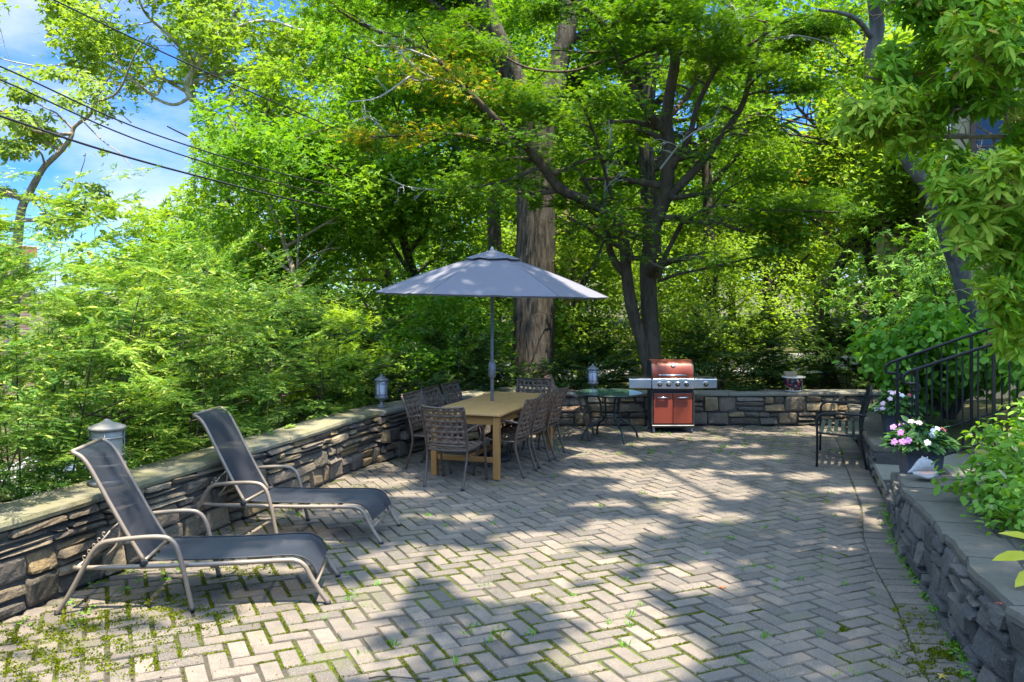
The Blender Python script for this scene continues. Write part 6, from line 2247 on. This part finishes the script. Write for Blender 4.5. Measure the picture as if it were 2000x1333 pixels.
def impatiens(label, loc, seed, flowers):
    rg = rng_of(seed)
    t = thing('impatiens_plant', label, 'flowers', loc, group='impatiens planted in the square planters')
    n = 330
    u = rg.uniform(0, 2 * PI, n); rr = np.sqrt(rg.uniform(.0, 1, n))
    P = np.stack([np.cos(u) * rr * .27, np.sin(u) * rr * .27, .03 + .21 * (1 - rr ** 2) * rg.uniform(.3, 1, n)], 1)
    D = np.stack([np.cos(u) * (.35 + rr), np.sin(u) * (.35 + rr), rg.uniform(-.45, .35, n)], 1) + rg.normal(size=(n, 3)) * .3
    N_ = np.stack([np.cos(u) * .4, np.sin(u) * .4, np.ones(n)], 1) + rg.normal(size=(n, 3)) * .25
    V, Fc = instances(T_oval(.21, .04, .22), P, D, N_, rg.uniform(.075, .125, n))
    np_mesh('leaves', V, Fc, L_IMP, t)
    mb = MB()
    for k in range(24):
        a = rg.uniform(0, 2 * PI); e = Vector((math.cos(a) * .17, math.sin(a) * .17, rg.uniform(.1, .2)))
        mb.tube([Vector((math.cos(a) * .05, math.sin(a) * .05, -.01)), e], [.005, .003], 5)
    mb.build('stems', L_IMP, t)
    for (x, y, z, c_) in flowers:
        q = Vector((x, y, z)); nrm = (q - Vector((0, 0, -.05))).normalized() + Vector((0, -.55, .15)); nrm.normalize()
        a0 = nrm.orthogonal().normalized(); b0 = nrm.cross(a0)
        vs = [q]
        fs = []
        for k in range(5):
            a = 2 * PI * k / 5
            d = a0 * math.cos(a) + b0 * math.sin(a); s = b0 * math.cos(a) - a0 * math.sin(a)
            r_ = .031 * rg.uniform(.9, 1.1)
            i = len(vs)
            vs += [q + d * r_ * .45 - s * r_ * .40 + nrm * .004, q + d * r_ - s * r_ * .35 + nrm * .001, q + d * r_ * 1.05 + s * r_ * .3 - nrm * .001, q + d * r_ * .5 + s * r_ * .42 + nrm * .005]
            fs.append((0, i, i + 1, i + 2, i + 3))
        MB().add(vs, fs, False).build('flower', FL[c_], t)


impatiens('impatiens with magenta and white blooms in the nearer planter', PL1 + Vector((0, 0, .28)), 61,
          [(-.25, -.16, .17, 'magenta'), (-.30, -.14, .08, 'magenta'), (-.25, -.20, .09, 'magenta'), (-.20, -.20, .10, 'magenta'), (-.27, -.05, .20, 'magenta'), (.02, -.20, .15, 'white'), (-.05, -.26, .09, 'white'), (-.09, -.02, .25, 'pink'), (-.03, -.05, .24, 'pink'), (.12, -.10, .19, 'white'),
           (.17, -.10, .18, 'red'), (.05, -.16, .18, 'white'), (.02, .1, .22, 'pink'), (.22, .02, .14, 'pink'), (-.12, .12, .2, 'magenta')])
impatiens('impatiens with pale pink and white blooms in the farther planter', PL2 + Vector((0, 0, .28)), 62,
          [(-.10, -.08, .24, 'pink'), (-.05, -.10, .25, 'pink'), (.00, -.12, .22, 'white'), (-.15, -.14, .18, 'pink'), (.10, -.10, .22, 'red'), (.16, -.08, .2, 'white'), (.2, -.1, .15, 'white'), (-.22, -.1, .12, 'pink'), (-.25, -.15, .06, 'pink'), (.08, -.2, .12, 'pink'), (.14, -.2, .1, 'red'), (-.05, .1, .24, 'pink'), (-.28, -.06, .05, 'white')])

# ------------------------------------------------------------------ moss and weeds in the joints (stuff)
rg = rng_of(71)
jp = []
for (a, b) in joints:
    c = (a + b) / 2
    px_, py_ = 1000 + c.x / c.y * F, HY + CAMH / c.y * F
    w = .05
    if c.x < 1.4 and c.y < 7.4: w = 1.0 - .5 * max(0, (c.x - .2) / 1.2)
    if c.y > 11.5 and -0.5 < c.x < 5: w = .25
    if py_ > 1170 and px_ > 1640: w = .8
    if c.x - path_x(LEFT_WALL, min(c.y, 13.9)) < .5: w = max(w, .45)
    w *= .55 + 1.0 * max(-.55, vnoise(c.x, c.y, 1.1, 1))
    if rg.random() < w:
        n = int(rg.uniform(45, 130))
        for k in range(n):
            q = a.lerp(b, rg.random())
            jp.append((q.x + rg.normal() * .0055, q.y + rg.normal() * .0055, -.006 + rg.random() * .004))
P = np.array(jp)
# cushions of moss spreading over the stones
cu = []
for (px_, py_, rx, n) in ((1845, 1300, .16, 900), (1790, 1225, .07, 300), (1770, 1195, .06, 250), (1850, 1275, .10, 500), (1640, 1230, .03, 60), (60, 1250, .25, 1100), (200, 1215, .25, 1100), (330, 1190, .2, 800), (150, 1290, .25, 1000), (280, 1270, .22, 800), (60, 1310, .2, 700), (400, 1215, .15, 500), (480, 1120, .2, 350), (440, 1060, .25, 300), (620, 975, .3, 300), (700, 960, .25, 250)):
    g_ = G(px_, py_)
    n = int(n * 2.6)
    d = rg.normal(size=(n, 2)) * rx * .8
    nn = np.sin(d[:, 0] * 23 + px_) * np.cos(d[:, 1] * 27) + .5 * np.sin(d[:, 0] * 51 - d[:, 1] * 43) - .25
    for (dx, dy), v in zip(d, nn):
        if v > -.2 and inside_patio(g_.x + dx, g_.y + dy, .01): cu.append((g_.x + dx, g_.y + dy, .001))
P = np.concatenate([P, np.array(cu)])
n = len(P)
D = rg.normal(size=(n, 3)); D[:, 2] = np.abs(D[:, 2]) * .8 + .2
N_ = rg.normal(size=(n, 3))
L_MOSS = leaf_mat('moss', (0.05, 0.072, 0.005), (0.105, 0.135, 0.008), (0.19, 0.21, 0.014), patch=3, tfac=.3, gloss=.0)
sz_ = rg.uniform(.006, .0125, n); sz_[n - len(cu):] *= 1.5
V, Fc = instances(T_kite(.42, .05), P, D, N_, sz_)
tag(np_mesh('joint_moss', V, Fc, L_MOSS), kind='stuff')
# grass tufts and clover
wp = []
for k in range(330):
    if k < 200 and k % 5 > 1: continue
    if k < 200:
        px_, py_ = rg.uniform(500, 1750), rg.uniform(850, 1330)
        g_ = G(px_, py_)
    elif k < 270:
        g_ = Vector((rg.uniform(0.5, 4.6), rg.uniform(11.2, 13.6), 0))
    else:
        y = rg.uniform(4.7, 9)
        g_ = Vector((path_x(RIGHT_ALL, y) - rg.uniform(.0, .05), y, 0))
    if not inside_patio(g_.x, g_.y, .02 if k < 270 else -.01): continue
    a, b = joints[int(rg.integers(len(joints)))]
    for j in range(int(rg.uniform(5, 16))):
        wp.append((g_.x + rg.normal() * .018, g_.y + rg.normal() * .018, -.004))
P = np.array(wp); n = len(P)
D = rg.normal(size=(n, 3)) * .7; D[:, 2] = np.abs(D[:, 2]) + .5
V, Fc = instances(T_kite(.11, .03), P, D, rg.normal(size=(n, 3)), rg.uniform(.02, .055, n))
P2 = []
for k in range(70):
    y = rg.uniform(4.7, 8.8) if k < 50 else rg.uniform(5.5, 7.2)
    x0 = path_x(RIGHT_ALL, y) - rg.uniform(.0, .05) if k < 50 else path_x(LEFT_WALL, y) + rg.uniform(.05, .6)
    for j in range(9): P2.append((x0 + rg.normal() * .03, y + rg.normal() * .04, rg.uniform(.01, .035)))
P2 = np.array(P2); n2 = len(P2)
D2 = rg.normal(size=(n2, 3)); D2[:, 2] *= .2
N2 = rg.normal(size=(n2, 3)) * .2; N2[:, 2] += 1
V2 = instances(T_oval(.42, .02, .05), P2, D2, N2, rg.uniform(.015, .032, n2))
Vj, Fj = join_inst([(V, Fc), V2])
tag(np_mesh('joint_weeds', Vj, Fj, L_VINE), kind='stuff')
# dry crumbs and seeds strewn over the paving
n = 1500
P = np.stack([rg.uniform(-2.8, 4.6, n), rg.uniform(4.6, 13.8, n), np.full(n, .006)], 1)
P = P[np.array([inside_patio(p[0], p[1], .03) for p in P])]; n = len(P)
D = rg.normal(size=(n, 3)); D[:, 2] *= .1
N_ = rg.normal(size=(n, 3)) * .3; N_[:, 2] += 1
V, Fc = instances(T_kite(.3, .1), P, D, N_, rg.uniform(.006, .022, n))
tag(np_mesh('leaf_litter', V, Fc, pmat('dry_litter', (0.10, 0.065, 0.035), (0.20, 0.14, 0.08), 3, .9)), kind='stuff')


def fallen(label, px_, py_, z, size, col, rz):
    g_ = G(px_, py_, z)
    t = thing('fallen_leaf', label, 'leaf', g_, rz)
    V, Fc = instances(T_palm(5, 200, .13), np.array([[0, 0, .006]]), np.array([[0, 1, .05]]), np.array([[0.1, .1, 1.0]]), np.array([size]))
    np_mesh('blade', V, Fc, pmat('leaf_' + label.split()[0], col, tuple(c * .7 for c in col), 40, .7), t)
    MB().tube([(0, -size * .5, .004), (0, 0, .006)], .0012, 5).build('stalk', M_BRONZE, t)


fallen('orange fallen leaf lying on the paving near the middle foreground', 1413, 1149, .002, .05, (0.50, 0.12, 0.03), .8)
fallen('red fallen leaf lying on the flagstone top of the garden wall', 1952, 1180, .575, .03, (0.5, 0.06, 0.03), 2)
fallen('yellow fallen leaf on the moss at the bottom right', 1836, 1322, .006, .05, (0.50, 0.36, 0.04), 4.5)
g_ = G(720, 1328)
tag(MB().tube(cr([(0, 0, .008), (.06, .015, .012), (.15, .012, .010), (.24, -.01, .012), (.33, .0, .008)], 4), [.004] * 17, 6).build('fallen_twig', B_DARK, loc=g_), 'thin fallen twig on the paving at the bottom edge', 'twig')
# ------------------------------------------------------------------ overhead cables and their pole
M_CABLE = pmat('black_cable', (0.025, 0.025, 0.028), None, rough=.5)
for pts, rr, lab in (([(-260, -190), (105, 0), (400, 140), (700, 272), (800, 318), (1104, 440)], .011, 'highest overhead cable, crossing the treetops from the upper left'),
                     ([(-300, 10), (0, 130), (300, 262), (600, 352), (840, 402), (1104, 452)], .010, 'second overhead cable from the top'),
                     ([(-300, 40), (0, 156), (300, 285), (600, 372), (840, 418), (1104, 466)], .010, 'third overhead cable, close under the second'),
                     ([(-300, 130), (0, 227), (200, 293), (400, 348), (620, 402), (820, 441), (1104, 482)], .014, 'thickest and lowest overhead cable')):
    tag(MB().tube(cr([W(x_, y_, 1 / (.111 - 7.53e-5 * x_)) for x_, y_ in pts], 8), rr, 6).build('overhead_cable', M_CABLE), lab, 'cable', 'overhead cables at the upper left')
pb = W(1106, 600, 36)
t = thing('utility_pole', 'brown wooden utility pole far behind the maple stems', 'pole', (pb.x, 36, ground_z(pb.x, 36)))
MB().tube([(0, 0, -.2), (0, 0, 7.5)], [.16, .12], 12).build('post', pmat('creosoted_wood', (0.20, 0.12, 0.07), (0.13, 0.08, 0.05), 5, .85), t)
MB().box((0, 0, 4.9), (1.6, .1, .12), .01).build('crossarm', pmat('grey_crossarm', (0.2, 0.17, 0.14), None, rough=.8), t)

# ------------------------------------------------------------------ cream house at the right, mostly hidden by leaves
t = thing('cream_house', 'cream sided house with dark framed windows behind the leaves at the right', 'house', (8.1, 15.0, .5), R(-14))
m, nt, out = nodes_of('cream_siding')
tc = coord(nt)
sx = nd(nt, 'ShaderNodeSeparateXYZ'); nt.links.new(tc, sx.inputs[0])
fr_ = math_(nt, 'FRACT', math_(nt, 'MULTIPLY', sx.outputs[2], 5.0))
col = mixc(nt, noise(nt, 2, 4, .6, tc), (0.36, 0.31, 0.20), (0.30, 0.26, 0.17))
finish(nt, out, col, .7, 0, .3, bump(nt, fr_, .8, .03))
M_SIDING = m
M_TRIM = pmat('dark_brown_trim', (0.06, 0.035, 0.025), (0.09, 0.055, 0.04), 5, .6)
M_PANE = pmat('dark_window_glass', (0.02, 0.025, 0.03), None, rough=.05, spec=.8)
M_ROOF = pmat('brown_shingle', (0.12, 0.09, 0.07), (0.18, 0.14, 0.11), 12, .9, bmp=.5)
MB().box((2.5, 3.5, 2.6), (6.4, 8, 6.2), 0.01).build('wall', M_SIDING, t)
mb = MB()
mb.add([(-1.3, -.9, 5.7), (6.3, -.9, 5.7), (6.3, 7.9, 5.7), (-1.3, 7.9, 5.7), (2.5, -.9, 8.2), (2.5, 7.9, 8.2)], [(0, 4, 5, 3), (1, 2, 5, 4), (0, 1, 4), (2, 3, 5), (3, 2, 1, 0)])
mb.build('roof', M_ROOF, t)
for (x, z, w, h) in ((0.1, 4.0, .9, 1.3), (1.75, 4.0, .9, 1.3), (3.6, 4.0, .9, 1.3), (0.9, 1.6, 1.1, 1.3), (3.4, 1.6, 1.1, 1.3)):
    w_ = MB()
    for sx_ in (-1, 1): w_.box((x + sx_ * (w / 2 + .04), -.525, z), (.09, .05, h + .18), .004)
    for sz in (-1, 1): w_.box((x, -.524, z + sz * (h / 2 + .045)), (w - .012, .046, .09), .004)
    w_.box((x, -.522, z), (w - .012, .03, .035), .003)
    wo_ = w_.build('window', M_TRIM, t)
    MB().box((x, -.51, z), (w, .03, h), 0).build('pane', M_PANE, wo_)
for (y, z) in ((1.0, 4.0), (3.5, 4.0), (1.0, 1.6)):
    w_ = MB()
    for sy in (-1, 1): w_.box((-.725, y + sy * .5, z), (.05, .09, 1.5), .004)
    for sz in (-1, 1): w_.box((-.724, y, z + sz * .7), (.046, .9, .09), .004)
    wo_ = w_.build('window', M_TRIM, t)
    MB().box((-.712, y, z), (.03, .9, 1.3), 0).build('pane', M_PANE, wo_)
MB().tube([(-.78, -.56, -.4), (-.78, -.56, 5.6)], .045, 10).build('downspout', pmat('white_gutter', (0.6, 0.6, 0.58), None, rough=.4), t)

# brick building down the slope at the far left
m, nt, out = nodes_of('red_brick')
tc = coord(nt)
bk = nd(nt, 'ShaderNodeTexBrick', Scale=3.2)
bk.inputs['Color1'].default_value = (0.34, 0.12, 0.08, 1); bk.inputs['Color2'].default_value = (0.27, 0.09, 0.065, 1); bk.inputs['Mortar'].default_value = (0.32, 0.27, 0.23, 1)
mp = nd(nt, 'ShaderNodeMapping'); mp.inputs['Rotation'].default_value = (R(90), 0, 0); nt.links.new(tc, mp.inputs[0]); nt.links.new(mp.outputs[0], bk.inputs[0])
finish(nt, out, bk.outputs['Color'], .85, 0, .2)
M_BRICK = m
bx, by = -35.0, 46.0
bz = ground_z(bx, by)
t = thing('brick_building', 'red brick building with a flat tiled roof edge beyond the hedge at the left', 'building', (bx, by, bz))
HB = 4.75 - bz
MB().box((0, 0, HB / 2 - .3), (15, 9, HB - .7), .02).build('wall', M_BRICK, t)
MB().box((0, 0, HB - .34), (15.6, 9.6, .62), .03).build('roof', pmat('terracotta_roof', (0.42, 0.17, 0.10), (0.36, 0.14, 0.09), 3, .8), t)
for k in range(5):
    x = -5.6 + 2.8 * k
    fo = MB()
    for s in (-1, 1): fo.box((x + s * .62, -4.52, HB - 2.2), (.1, .08, 1.7), .004)
    for s in (-1, 1): fo.box((x, -4.519, HB - 2.2 + s * .82), (1.13, .076, .1), .004)
    o = fo.build('window', M_GLAZE, t)
    MB().box((x, -4.505, HB - 2.2), (1.14, .04, 1.54), 0).build('pane', M_PANE, o)
